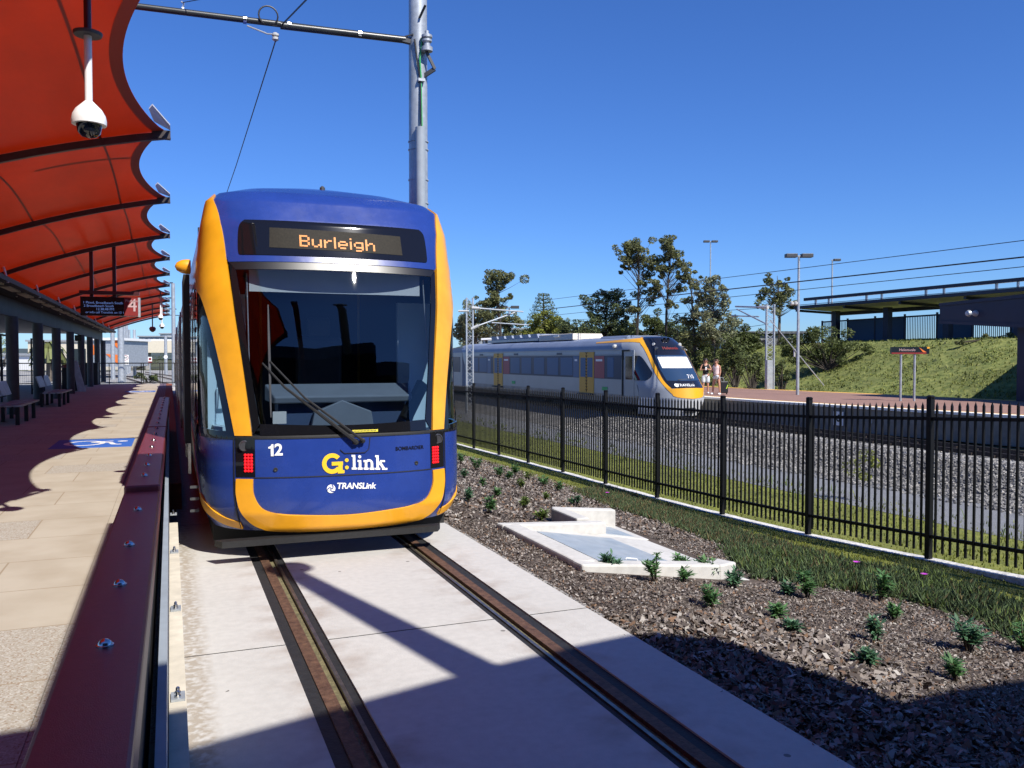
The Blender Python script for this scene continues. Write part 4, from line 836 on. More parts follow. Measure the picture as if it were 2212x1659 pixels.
def memb(y0, y1, e0=True):
    def f(u, v):
        xe = edgex(v); x = xe+(GX-.12-xe)*u; y = y0+(y1-y0)*v; s = math.sin(math.pi*v)
        return (x, y, ribz(x)+.03+.2*s*(1-.62*math.exp(-u*5))*(1-u**4))
    return f
for a, b in zip(TY, TY[1:]):
    f = memb(a, b); m_ = MB().grid(f, 26, 24).build('membrane', M['fabric'], t, smooth=True)
    for uu, w in ((.0, .034), (-.78, .03), (-2.2, .03)):
        def sf(u, v):
            if uu == 0: q = u*w
            else: xe = edgex(v); q = (xe-uu+u*w)/(xe-(GX-.12))
            return tuple(Vector(f(q, v))-Vector((0, 0, .006)))
        MB().grid(sf, 1, 24).build('seam' if uu else 'hem', M['seam' if uu else 'hem'], m_, smooth=True)
ya, yb = TY[0]-1, TY[-1]+.4
MB().poly3([(-3.28, ya, 3.58), (-3.44, ya, 3.58), (-3.44, ya, 3.69), (-3.28, ya, 3.69)], (0, yb-ya, 0)).build('gutter', M['bulk'], t)
MB().poly3([(-3.445, ya, 3.6), (-4.3, ya, 3.565), (-4.3, ya, 3.595), (-3.445, ya, 3.64)], (0, yb-ya, 0)).build('soffit', M['blackmatt'], t)
MB().box(-10.5, -4.21, ya, yb, 3.5, 3.6).build('ceiling', M['darkgrey'], t)  # ceiling widened to the left, out of view, to cut skylight on the platform
mb = MB()
for k in range(26): mb.box(-3.66, -3.47, ya+1+k*2.3, ya+2.6+k*2.3, 3.555, 3.589)
mb.build('soffit_light', M['creamwall'], t)
MB().box(-4.2, -4.09, ya, yb, 3.06, 3.56).build('bulkhead', M['bulk'], t)
for y in TY[3:]: MB().tube([(-4.05, y, .33), (-4.05, y, 3.055)], .16, 14).build('column', M['darkgrey'], t, smooth=True)
MB().box(-4.3, -4.02, 46.5, 48.6, 2.75, 3.03).build('hanging_sign', M['signblack'], t)
for y0 in (27.3, 32.2, 42):
    mb = MB(); mb.box(-5.6, -5.54, y0, y0+4, .5, .56).box(-5.6, -5.54, y0, y0+4, 2.7, 2.76)
    for k in range(4): mb.box(-5.6, -5.54, y0+k*1.31, y0+k*1.31+.06, .33, 2.76)
    mb.build('screen_frame', M['blackmatt'], t)
# dome cameras hanging from ribs
def dome(x, y, z, label, top, drop):
    t = thing('dome_camera', label, 'camera', (x, y, z), 'cameras hanging under the canopy')
    MB().tube([(x, y, top), (x, y, z+drop)], .026, 10).build('drop_pipe', M['maroonpipe'], t, smooth=True)
    MB().lathe((x, y, z+drop), [(.095, -.012), (.1, 0), (.1, .012)], 18).build('flange', M['darkgrey'], t, smooth=True)
    MB().tube([(x, y, z+drop-.01), (x, y, z+.13)], .027, 12).build('white_pipe', M['white'], t, smooth=True)
    MB().lathe((x, y, z), [(.118, 0), (.12, .03), (.112, .07), (.09, .11), (.05, .15), (.03, .17)], 24).build('housing', M['white'], t, smooth=True)
    MB().lathe((x, y, z-.002), [(.01, -.095), (.05, -.085), (.078, -.055), (.088, 0)], 20).build('dome', M['darkglass'], t, smooth=True)
dome(-.53, 7.0, 3.6, 'large white dome camera hanging in front of the red membrane', 4.8, .66)
p = at(347, 687, 38); dome(p.x, p.y, p.z, 'far white dome camera, left of the pair below the canopy end', 4.86, .66)
p = at(350, 706, 40); dome(p.x, p.y, p.z, 'far white dome camera hanging lower at the canopy end', 4.86, 1.0)
p = at(329.5, 709, 44); t = thing('hanging_speaker', 'small dark red round fitting hanging below the canopy end', 'speaker', p)
MB().tube([(p.x, p.y, 4.7), p], .03, 8).build('drop_pipe', M['maroonpipe'], t); MB().lathe(p, [(.04, -.2), (.14, -.12), (.17, 0), (.1, .08)], 14).build('body', M['maroon'], t, smooth=True)
MB().lathe(p+Vector((0, 0, .95)), [(.14, 0), (.14, .03)], 12).build('flange', M['maroonpipe'], t)
# departure board
Yb = 22.05; a = hz(172, 680, .33)
def onY(px, py): v = ray(px, py); return Vector((0, 0, EYE))+v*(Yb/v.y)
tl, tr, bl, br = onY(173, 640), onY(298, 642), onY(173, 682), onY(300, 683)
x0, x1, z0, z1 = tl.x, tr.x, br.z, tl.z
t = thing('departure_board', 'hanging departure board with black screen and red panel marked 4', 'sign', ((x0+x1)/2, Yb, z1))
MB().box(x0, x1, Yb, Yb+.22, z0, z1, 0).build('case', M['signblack'], t)
xr = x0+(x1-x0)*.755
rp = MB().box(xr, x1, Yb-.008, Yb-.001, z0+.005, z1-.005).build('red_panel', M['signred'], t)
MB().box(x1+.001, x1+.05, Yb, Yb+.2, z0-.02, z1).build('end_cap', M['galv'], t)
text_flat('4', .42, ((xr+x1)/2+.03, Yb-.012, z0+.24), (1, 0, 0), (0, 0, 1), .002).build('platform_digit', M['pinktext'], rp)
text_flat('Platform', .085, ((xr+x1)/2+.02, Yb-.012, z1-.085), (1, 0, 0), (0, 0, 1)).build('platform_word', M['pinktext'], rp)
mb = MB()
for s_, xx, zz, sz in (('1 Pkwd, Broadbeach South', .36, .14, .078), ('2 Broadbeach South', .27, .215, .078), ('12:38:48 PM', .4, .29, .078), ('or info call Translink on 13 12 30', .46, .365, .07), ('4 min', 1.07, .155, .075), ('12 min', 1.05, .235, .075)):
    q = text_flat(s_, sz, (x0+(.12+xx) if xx < 1 else x0+xx+.02, Yb-.005, z1-zz), (1, 0, 0), (0, 0, 1)); mb.add(q.v, q.f)
mb.build('screen_text', M['scrtext'], t)
MB().box(x0-.02, x1+.03, Yb+.0, Yb+.2, z1+.06, z1+.14).build('top_tube', M['maroonpipe'], t)
for fx in (.19, .585): MB().box(x0+(x1-x0)*fx-.04, x0+(x1-x0)*fx+.04, Yb+.06, Yb+.14, z1+.001, ribz(x0+(x1-x0)*fx)-.02).build('hanger', M['maroonpipe'], t)
# benches, bin, board
def bench(x, y, label):
    t = thing('bench', label, 'bench', (x, y, .33), 'benches on the shaded platform')
    mb = MB()
    for k in range(3): mb.box(x-.1+k*.2, x+.05+k*.2, y, y+3.0, .76, .8)
    mb.build('seat', M['galv'], t)
    for k in range(2): MB().poly3([(x-.2, y+.1+k*1.5, .95), (x-.32, y+.1+k*1.5, 1.3), (x-.29, y+.1+k*1.5, 1.31), (x-.17, y+.1+k*1.5, .96)], (0, 1.3, 0)).build('backrest', M['galv'], t)
    for yy in (y+.2, y+1.5, y+2.7): MB().bar((x-.15, yy, .33), (x-.15, yy, .759), .08, .1).bar((x+.35, yy, .33), (x+.35, yy, .759), .08, .1).build('leg', M['blackmatt'], t)
bench(-3.65, 22.4, 'nearest bench at the left edge, beside the first column'); bench(-3.65, 30.5, 'second bench, between two columns before the litter bin')
c = hz(152, 846, .33); t = thing('litter_bin', 'dark litter bin with a reddish top beside a board', 'bin', c)
MB().box(c.x-.35, c.x+.35, c.y, c.y+.6, .36, 1.45).build('body', M['blackmatt'], t); MB().lathe((c.x, c.y+.3, 1.45), [(.4, 0), (.4, .1), (.2, .18)], 14).build('hood', M['signred'], t)
MB().box(c.x-.38, c.x+.38, c.y-.03, c.y+.63, .33, .359).build('base', M['galv'], t)
c = hz(172, 846, .33); t = thing('sandwich_board', 'grey folding board leaning beside the litter bin', 'board', c)
MB().poly3([(c.x-.05, c.y-.3, .33), (c.x+.3, c.y-.3, .33), (c.x-.08, c.y-.05, 1.8), (c.x-.3, c.y-.05, 1.8)], (0, .05, 0)).build('front_leaf', M['galv'], t)
MB().poly3([(c.x-.05, c.y+.3, .33), (c.x+.25, c.y+.3, .33), (c.x-.1, c.y+.05, 1.8), (c.x-.3, c.y+.05, 1.8)], (0, -.04, 0)).build('rear_leaf', M['darkgrey'], t)
# end gate
t = thing('end_gate', 'black wire gate closing the far end of the platform', 'gate', (-2, 57, .33))
mb = MB()
for x in (-9, -7, -5, -3.4, -1.62, -1.5, -.56, -.42, .28): mb.box(x-.025, x+.025, 56.7, 56.76, .33, 1.62)
mb.box(-9, .3, 56.7, 56.76, 1.57, 1.63).box(-9, .3, 56.7, 56.76, .38, .43); mb.build('frame', M['blackmatt'], t)
mb = MB()
for k in range(93): mb.box(-9+k*.1, -8.994+k*.1, 56.72, 56.73, .43, 1.57)
mb.build('wire_infill', M['wire'], t)
c = hz(190, 829, .33); t = thing('cabinet', 'black equipment cabinet at the platform end behind the columns', 'cabinet', c)
MB().box(c.x-.7, c.x+.75, 55.2, 56.3, .33, 1.6).build('body', M['blackmatt'], t); MB().box(c.x-.72, c.x+.78, 55.15, 56.35, 1.601, 1.64).build('lid', M['darkgrey'], t)
# ================================================================ STATION BUILDING behind the viewer (casts the foreground shadow)
t = thing('station_building', 'dark station concourse building behind the end of the tram track', 'building', (3, -7, 0))
SX, SY = .221/.722, -.655/.722; RZ = 6.0
def up(x, y, z0=0): return (x+SX*(RZ-z0), y+SY*(RZ-z0))
P = [up(-6, 4.2), up(.07, 4.33), up(1.77, 4.8), up(2.43, 4.94), up(3.1, 5.03), up(3.45, 4.85, -.05), up(3.6, 4.4, -.07), up(3.8, 3.95, -.1), up(3.82, 3.66, -.12), up(4.63, 3.95, -.28), up(5.46, 4.08, -.35), up(9, 4.6, -.6), (12, -14), (-6, -14)]
MB().prism(P, RZ-.35, RZ).build('roof', M['navy'], t)
MB().box(-6, 12, -13.5, -9.5, -.05, 5.64).build('wall', M['darkgrey'], t)
MB().box(-14, 18, -15, -9.6, 6.01, 9.2).build('added_sky_blocker', M['darkgrey'], t)  # unseen block added above the building to cut skylight from behind
MB().box(4.2, 4.6, -5.4, -5.0, -.1, 5.64).build('column', M['grey'], t); MB().box(-4.4, -4.0, -5.4, -5.0, .33, 5.64).build('column', M['grey'], t)
a0 = up(1.72, 4.9); a1 = up(.93, 7.75); MB().tube([(a0[0], a0[1]-.3, RZ-.18), (a1[0], a1[1], RZ-.03)], [.17, .1], 12).build('lamp_arm', M['grey'], t)
MB().lathe((a1[0]+.02, a1[1]+.05, RZ-.05), [(.05, -.08), (.2, -.05), (.2, .03), (.05, .1)], 18).build('lamp_head', M['grey'], t, smooth=True)
MB().box(.74, 1.0, -2.2, 4.95, 4.42, 4.56).build('added_shade_beam', M['maroon'], t)  # unseen beam, added so its shadow darkens the near barrier top
MB().box(.8, .9, -2.1, -1.9, 4.561, 5.64).build('beam_hanger', M['maroon'], t)
# ================================================================ LEFT BACKGROUND
def bgpole(px, ytop, ybase, d, r, label, arms=()):
    b = at(px, ybase, d); tp = at(px, ytop, d); z0 = min(0.1, b.z)
    t = thing('overhead_mast', label, 'mast', (b.x, b.y, 0), 'pale overhead masts beyond the platform')
    MB().tube([(b.x, b.y, -.1), (b.x, b.y, tp.z)], [r, r*.85], 12).build('shaft', M['galv'], t, smooth=True)
    for z, dx in arms: MB().tube([(b.x, b.y, z), (b.x+dx, b.y, z-.06)], .045, 6).build('cantilever_arm', M['insul'], t)
bgpole(262, 640, 800, 66, .26, 'thickest pale mast right of the black cabinet'); bgpole(244, 640, 790, 78, .2, 'pale mast left of the thickest mast', [(6.6, 5.5)])
bgpole(376, 612, 799, 62, .16, 'pale mast closest to the tram', [(7.4, -3.4), (6.3, -3)]); bgpole(358.5, 726, 797, 100, .2, 'mast with a round white sign')
for px, yt, d, lb in ((270, 690, 95, 'mast behind the speed sign, leftmost of a close trio'), (275, 700, 105, 'mast behind the speed sign, middle of a close trio'), (280, 712, 112, 'mast behind the speed sign, rightmost of a close trio'), (291, 712, 90, 'mast standing alone right of the close trio')):
    bgpole(px, yt, 790, d, .17, lb, [(6.6, 4.5 if px > 285 else -5)])
def bgsign(px, py, w, h, d, label, kind):
    c = at(px, py, d); t = thing('track_sign', label, 'sign', (c.x, c.y, 0)); k = d/F; W, H = w*k, h*k
    MB().tube([(c.x, c.y+.05, -.1), (c.x, c.y+.05, c.z+H/2)], .04, 6).build('post', M['galv'], t)
    if kind == 'speed':
        p = MB().box(c.x-W/2, c.x+W/2, c.y-.02, c.y, c.z-H/2, c.z+H/2).build('plate', M['white'], t)
        MB().lathe((c.x, c.y-.024, c.z+H*.2), [(W*.44, 0), (W*.44, -.003)], 24, 'y').build('ring', M['signred'], p); MB().lathe((c.x, c.y-.03, c.z+H*.2), [(W*.35, 0), (W*.35, -.003)], 24, 'y').build('disc', M['white'], p)
        text_flat('15', W*.42, (c.x, c.y-.036, c.z+H*.2), (1, 0, 0), (0, 0, 1), .01).build('digits', M['signblack'], p); MB().box(c.x-W*.4, c.x+W*.4, c.y-.025, c.y-.021, c.z-H*.42, c.z-H*.28).build('caption', M['signblack'], p)
    elif kind == 'red':
        p = MB().box(c.x-W/2, c.x+W/2, c.y-.02, c.y, c.z-H/2, c.z+H/2).build('plate', M['white'], t); MB().box(c.x-W*.5, c.x+W*.5, c.y-.025, c.y-.021, c.z-H*.5, c.z-H*.3).lathe((c.x, c.y-.022, c.z+H*.12), [(W*.36, 0), (W*.36, -.003)], 16, 'y').build('red_mark', M['signred'], p)
    else: MB().lathe((c.x, c.y-.02, c.z), [(W/2, 0), (W/2, -.02)], 18, 'y').build('plate', M['white'], t)
bgsign(271, 777, 13, 21, 68, 'white speed sign reading 15 in a red ring', 'speed'); bgsign(324, 777, 8, 12, 72, 'small white and red warning sign in the tram yard', 'red'); bgsign(358, 771, 8, 6, 98, 'round white sign on a mast in the tram yard', 'disc')
mb = MB()
for s in (-.55, .9): mb.tube([(s+1.6, 60, .05), (s+1.2, 75, .05), (s-.5, 95, .05), (s-4, 125, .05)], .06, 4).tube([(s-1, 66, .05), (s-3, 85, .05), (s-8, 110, .05)], .06, 4)
struct(mb.build('yard_rails', M['rust']))
a = at(283, 735, 150); b = at(385, 735, 150)
t = thing('road_bridge', 'cream concrete road bridge across the tram yard', 'bridge', (a.x, a.y, 0))
def skew(z0, z1, mb=None): return MB().add([(a.x-6, a.y, z0), (b.x+6, b.y, z0), (b.x+6, b.y+9, z0), (a.x-6, a.y+9, z0), (a.x-6, a.y, z1), (b.x+6, b.y, z1), (b.x+6, b.y+9, z1), (a.x-6, a.y+9, z1)], [(3, 2, 1, 0), (4, 5, 6, 7), (0, 1, 5, 4), (1, 2, 6, 5), (2, 3, 7, 6), (3, 0, 4, 7)])
skew(a.z-2.2, a.z-.1).build('deck', M['creamwall'], t); skew(a.z-.099, a.z+.2).build('parapet', M['white'], t)
for f in (.05, .35, .95): q = a.lerp(b, f); MB().box(q.x-.4, q.x+.4, q.y+1, q.y+6, -.5, a.z-2.201).build('pier', M['concrete_grey'], t)
def bldg(px0, px1, ytop, ybase, d, label, m, depth=8, roof=None, name='building', wins=0, zb=None):
    p = at(px0, ytop, d); q = at(px1, ytop, d); z0 = (at(px0, ybase, d).z if zb is None else zb); n = Vector((math.sin(YAW), math.cos(YAW), 0))*depth
    t = thing(name, label, 'building', (p.x, p.y, z0))
    def blk(z0, z1, o=0): 
        u = (q-p).normalized()*o; nn = n.normalized()*o; A = p-u-nn; B = q+u-nn; D = n+nn*2; return MB().add([(A.x, A.y, z0), (B.x, B.y, z0), (B.x+D.x, B.y+D.y, z0), (A.x+D.x, A.y+D.y, z0), (A.x, A.y, z1), (B.x, B.y, z1), (B.x+D.x, B.y+D.y, z1), (A.x+D.x, A.y+D.y, z1)], [(3, 2, 1, 0), (4, 5, 6, 7), (0, 1, 5, 4), (1, 2, 6, 5), (2, 3, 7, 6), (3, 0, 4, 7)])
    blk(z0, p.z).build('wall', m, t); blk(p.z+.001, p.z+.25, .25).build('roof', roof or M['roofgrey'], t)
    for k in range(wins):
        f = (k+.5)/wins; c = p.lerp(q, f); w = (q-p).length/wins*.28; h = p.z-z0; u = (q-p).normalized(); nn = n.normalized()*.03
        MB().poly3([c-u*w-nn-Vector((0, 0, h*.25)), c+u*w-nn-Vector((0, 0, h*.25)), c+u*w-nn-Vector((0, 0, h*.75)), c-u*w-nn-Vector((0, 0, h*.75))], n.normalized()*.02).build('window', M['darkglass'], t)
    return t, p, q, z0
bldg(300, 345, 728, 742, 170, 'grey box building behind the road bridge', M['galv'], wins=4); bldg(346, 384, 722, 742, 190, 'white building close to the tram, beyond the bridge', M['white'], wins=2)
bldg(60, 205, 738, 800, 120, 'long cream building seen between the platform columns', M['creamwall'], 10, wins=9); bldg(-60, 18, 768, 800, 90, 'low white building at the left picture edge', M['white'], 6, wins=3)
tt, p, q, z0 = bldg(198, 254, 735, 792, 84, 'white building with orange triangles near the yard', M['galv'], 7, M['white'])
n = Vector((math.sin(YAW), math.cos(YAW), 0))
for A in (((.0, .95), (.2, .6), (.0, .35)), ((.55, .48), (1.0, .45), (1.0, .1)), ((.7, 1), (1, 1), (1, .7))):
    MB().poly3([Vector((p.x+(q.x-p.x)*f, p.y+(q.y-p.y)*f, z0+(p.z-z0)*v))-n*.05 for f, v in A], n*.03).build('orange_panel', M['orange'], tt)
# ================================================================ TREES
def leafball(mb, c, r, n, s, squash=.8):
    for _ in range(n):
        d = Vector((random.gauss(0, 1), random.gauss(0, 1), random.gauss(0, 1))).normalized(); rr = r*random.uniform(.35, 1)**.5
        p = Vector(c)+Vector((d.x*rr, d.y*rr, d.z*rr*squash)); a = Vector((random.gauss(0, 1), random.gauss(0, 1), random.gauss(0, .7))).normalized()*s*random.uniform(.6, 1.4); b = a.orthogonal().normalized()*s*random.uniform(.3, .6); b = Matrix.Rotation(random.uniform(0, 6.28), 3, a.normalized()) @ b
        mb.add([p-a*.5, p+b*.5, p+a*.5, p-b*.5], [(0, 1, 2, 3)])
def tree(px, ybase, d, blobs, label, leaf, bark='bark', name='gum_tree', dens=1.0, zb=None, tr=None):
    b = at(px, ybase, d); z0 = g(b.x, b.y) if zb is None else zb; b.z = z0
    t = thing(name, label, 'tree', b, 'trees behind the railway'); k = d/F; cm = MB(); tm = MB(); R_ = tr or .0022*d
    right = Vector((math.cos(YAW), -math.sin(YAW), 0)); fwd = Vector((math.sin(YAW), math.cos(YAW), 0))
    tops = []
    for (bx, by, br) in blobs:
        br *= 1.22; c = at(bx, by, d)+fwd*random.uniform(-.5, .5)*br*k*1.2; r = br*k
        m_ = max(5, int(br/2.3))
        for j in range(m_):
            o = Vector((random.gauss(0, .48), random.gauss(0, .48), random.gauss(0, .42)))*r; rr = r*random.uniform(.28, .52)
            leafball(cm, c+o, rr, int(dens*120*max(.7, rr*rr*8)), .19*(d/60)**.5)
            tops.append((c+o, rr))
    hi = max(c.z for c, r in tops); cxy = sum((c for c, r in tops), Vector())/len(tops)
    crown = Vector((cxy.x, cxy.y, hi)); mid = b.lerp(crown, .5)+Vector((random.gauss(0, .15), random.gauss(0, .15), 0))
    spine = [b, b.lerp(mid, .5), mid, mid.lerp(crown, .5), crown]; tm.tube(spine, [R_, R_*.8, R_*.62, R_*.4, R_*.12], 7)
    for c, r in tops:
        f = max(.12, min(.9, (c.z-z0)/(hi-z0)-.13)); q = f*4; i = min(3, int(q)); s0 = spine[i].lerp(spine[i+1], q-i)
        tm.tube([s0, s0.lerp(c, .5)+Vector((0, 0, -.1*r)), c], [R_*.18, R_*.1, R_*.03], 5, False)
    cm.build('crown', leaf, t); tm.build('trunk', M[bark], t, smooth=True)
    return t
TRL = [(1080, 745, 75, [(1062, 605, 22), (1092, 606, 20), (1075, 628, 20), (1042, 656, 14), (1062, 656, 18), (1078, 655, 16), (1102, 640, 8), (1056, 684, 17), (1075, 676, 14), (1060, 700, 12)], 'tall gum with a forked top behind the lattice mast', 'gum', 'barkdark', .8),
 (1025, 745, 82, [(1015, 690, 26), (1045, 690, 20), (1002, 708, 20), (1048, 715, 22), (1020, 722, 26)], 'pale bushy gum left of the lattice mast', 'gumpale', 'bark', .8),
 (1103, 745, 80, [(1095, 695, 20), (1112, 690, 16), (1098, 722, 24), (1118, 725, 16), (1098, 745, 22)], 'dull olive tree right of the tall forked gum', 'gum', 'bark', .8),
 (1182, 748, 70, [(1160, 700, 18), (1186, 694, 22), (1200, 712, 20), (1160, 722, 24), (1190, 728, 26), (1212, 726, 14), (1148, 734, 14)], 'round yellow green tree below the pine', 'gumbright', 'bark', 1.1),
 (1306, 752, 62, [(1285, 650, 22), (1310, 640, 20), (1335, 650, 22), (1278, 680, 16), (1300, 690, 20), (1328, 682, 20), (1350, 690, 18), (1285, 720, 20), (1312, 722, 22), (1340, 716, 20)], 'low spreading dark gum left of the two tallest gums', 'gumdark', 'barkdark', .8),
 (1372, 760, 60, [(1360, 532, 20), (1382, 536, 22), (1352, 556, 16), (1392, 566, 20), (1400, 590, 16), (1372, 560, 18), (1345, 582, 8), (1388, 612, 10), (1402, 640, 18), (1420, 620, 14), (1370, 672, 16)], 'tall gum with an open crown, left one of the two tallest', 'gum', 'barkdark', .9),
 (1437, 760, 59, [(1442, 524, 18), (1455, 545, 20), (1432, 560, 18), (1462, 572, 18), (1430, 590, 16), (1470, 600, 16), (1478, 585, 12), (1420, 612, 14), (1462, 628, 14), (1448, 660, 12)], 'tall gum with a pointed crown, right one of the two tallest', 'gum', 'barkdark', .9),
 (1505, 770, 57, [(1490, 600, 10), (1500, 625, 12), (1488, 650, 12), (1498, 690, 20), (1480, 700, 16), (1505, 730, 22), (1478, 735, 20)], 'thin gum between the tall pair and the broad feathery gum', 'gum', 'bark', .7),
 (1545, 775, 56, [(1532, 606, 18), (1515, 628, 16), (1548, 630, 20), (1562, 655, 20), (1528, 655, 22), (1510, 672, 18), (1545, 685, 24), (1572, 690, 18), (1525, 710, 24), (1558, 722, 22)], 'broad feathery gum with many stems behind the waiting people', 'gumpale', 'bark', .75),
 (1682, 760, 66, [(1660, 605, 14), (1655, 628, 14), (1690, 618, 14), (1680, 640, 20), (1700, 640, 14), (1648, 650, 14), (1712, 662, 14), (1675, 662, 18)], 'isolated gum behind the platform lamp post', 'gum', 'bark', .8),
 (1420, 770, 66, [(1405, 700, 24), (1430, 715, 24), (1395, 730, 22), (1450, 735, 24)], 'leafy low tree between the tall gum trunks', 'bushy', 'bark', .9),
 (1262, 750, 90, [(1255, 712, 14), (1240, 722, 12), (1272, 725, 16)], 'small dark tree beside the white rooftop boxes', 'gumdark', 'bark', .8),
 (1585, 800, 52, [(1580, 742, 16), (1600, 765, 18), (1570, 770, 16)], 'scrubby tree above the waiting people', 'bushy', 'bark', .8)]
for px, yb, d, bl, lb, lf, bk, dn in TRL: tree(px, yb, d, bl, lb, M[lf], bk, dens=dn)
for k, (px, yb, d, lb, lf) in enumerate([(1250, 760, 66, 'shrubby understory tree at the left end of the tree belt', 'gumdark'), (1350, 765, 68, 'shrubby understory tree between the low spreading gum and the tall pair', 'bushy'), (1462, 772, 64, 'shrubby understory tree at the foot of the tall pair', 'gumdark'), (1520, 785, 62, 'dark understory tree below the feathery gum', 'gumdark'), (1598, 790, 62, 'understory tree left of the white shed', 'bushy')]):
    tree(px, yb, d, [(px+random.uniform(-26, 26), random.uniform(705, 745)+(10 if px > 1450 else 0), random.uniform(14, 22)) for _ in range(9)], lb, M[lf], 'barkdark', dens=.7)
b = at(1174, 745, 100); b.z = 1.5; t = thing('norfolk_pine', 'dark tiered pine standing above the round yellow green tree', 'tree', b); cm = MB()
top = at(1174, 633, 100)
for k in range(12):
    f = k/11; z = top.z-.35-f*5.2; L = .5+f*2.2
    for j in range(7):
        a = j*.9+k*.4; d = Vector((math.cos(a), math.sin(a), .25)); e = Vector((top.x, top.y, z))+d*L; leafball(cm, e, .3+.25*f, 26, .2, .7); cm.bar((top.x, top.y, z), e, .06, .05)
cm.build('crown', M['gumdark'], t); MB().tube([b, top], [.3, .05], 8).build('trunk', M['barkdark'], t)
def bush(px, ybase, d, blobs, label, leaf='bushy', dens=1.0, grp='bushes on the embankment'):
    b = at(px, ybase, d); t = thing('bush', label, 'bush', (b.x, b.y, g(b.x, b.y)), grp); k = d/F; cm = MB(); tm = MB()
    for bx, by, br in blobs:
        c = at(bx, by, d); c.z = max(c.z, g(c.x, c.y)+.2*br*k)
        for j in range(max(4, int(br/5))):
            o = Vector((random.gauss(0, .5), random.gauss(0, .5), random.gauss(0, .4)))*br*k; leafball(cm, c+o, br*k*.5, int(dens*60), .17)
            tm.tube([(b.x, b.y, g(b.x, b.y)), c+o], [.05, .01], 4, False)
    cm.build('foliage', M[leaf], t); tm.build('stems', M['barkdark'], t)
bush(1790, 800, 50, [(1730, 745, 30), (1760, 730, 30), (1790, 735, 34), (1820, 745, 30), (1845, 755, 24), (1770, 765, 34), (1810, 772, 28), (1735, 775, 26), (1700, 750, 22)], 'large dense bush below the left end of the far shelter', 'bushy', 2.4)
for k, (px, yb, d, lb) in enumerate([(1270, 770, 60, 'scrubby bush just above the middle of the train roof'), (1330, 775, 60, 'scrubby bush above the train roof, left of the cab'), (1400, 785, 58, 'dense bush directly above the train cab'), (1480, 795, 57, 'dense bush right of the train cab roof'), (1555, 800, 56, 'bush behind the head of the person in black'), (1590, 815, 52, 'bush just right of the waiting people')]):
    bush(px, yb, d, [(px+random.uniform(-28, 28), yb-random.uniform(12, 50), random.uniform(12, 20)) for _ in range(7)], lb, 'gumdark' if k % 2 else 'bushy', .5)
bush(1625, 812, 50, [(1610, 770, 22), (1630, 785, 22), (1650, 770, 20), (1600, 800, 18), (1640, 805, 20)], 'dark bush between the waiting people and the lattice mast')
bush(1690, 820, 47, [(1690, 790, 20), (1675, 805, 18), (1700, 815, 14)], 'low bush behind the foot of the lamp post')
bush(2130, 745, 45, [(2080, 738, 8), (2130, 740, 10), (2185, 742, 12)], 'low dry bush at the top of the grassy bank', 'gum')
bush(-5, 780, 80, [(0, 730, 30), (-15, 750, 30), (12, 755, 22)], 'yellow green tree top at the left picture edge', 'gumbright', 1, 'plants left of the platform')
bush(290, 800, 140, [(300, 772, 12), (330, 775, 14), (345, 770, 12), (262, 775, 12)], 'green bushes under the road bridge', 'bushy', 1, 'plants left of the platform')
bush(322, 826, 66, [(300, 812, 10), (320, 815, 12), (335, 820, 8)], 'weedy bush just beyond the end gate', 'bushy', 1, 'plants left of the platform')
b = at(106, 800, 70); t = thing('palm_tree', 'palm tree seen between two platform columns', 'palm', (b.x, b.y, 0)); top = at(106, 742, 70); fm = MB()
MB().tube([(b.x, b.y, 0), top], [.25, .18], 8).build('trunk', M['bark'], t)
for k in range(26):
    a = k*2.4; e = random.uniform(-.3, 1); d = Vector((math.cos(a), math.sin(a), 0)); pts = [top+d*f*1.3+Vector((0, 0, f*e*1.1-f*f*1.3)) for f in (0, .4, .8, 1.2)]
    for p, q in zip(pts, pts[1:]): fm.bar(p, q, .28, .02)
fm.build('fronds', M['palm'], t)
# ================================================================ RAILWAY
for k, x in enumerate((19.82, 20.89)):
    t = thing('railway_rail', ['dark railway rail nearer the fence, running under the train', 'railway rail along the platform wall'][k], 'rail', (x, 20, -.66), 'rails of the railway track')
    MB().box(x-.035, x+.035, -5, 120, -.6, -.56).build('rail_head', M['rustshade'], t)
    mb = MB().box(x-.035, x+.035, -5, 120, -.685, -.601)
    for i in range(60): mb.box(x-.1, x-.036, 4+i*.68, 4.12+i*.68, -.69, -.62)
    mb.build('rail_foot', M['rustshade'], t)
sm = MB()
for i in range(90): sm.box(19.3, 21.4, 3.9+i*.68, 4.14+i*.68, -.85, -.7)
struct(sm.build('sleepers', M['concrete_grey']))
PF = [(24.2, 6), (23.13, 17.35), (22.4, 23), (21.9, 28.4), (21.8, 34), (21.8, 110)]; PB = [(31.7, 6), (31.5, 23.7), (31.2, 31), (30.2, 39), (30, 60), (30, 110)]
def pfill(o0, o1, z0, z1, m, nm): struct(MB().prism([(x+o0, y) for x, y in PF]+[(x+o1, y) for x, y in PB[::-1]], z0, z1).build(nm, m))
pfill(.0, 0, -.72, .196, M['platwall'], 'railway_platform'); pfill(.75, -.35, .197, .2, M['brickpave'], 'brick_paving')
def band(L, a, b, m, nm, z1=.204): struct(MB().prism([(x+a, y) for x, y in L]+[(x+b, y) for x, y in L[::-1]], .12, z1).build(nm, m))
band(PF, -.06, .36, M['platline'], 'white_line'); band(PF, .37, .6, M['platyel'], 'yellow_line'); band(PB, -.5, .05, M['platyel'], 'far_yellow_line')
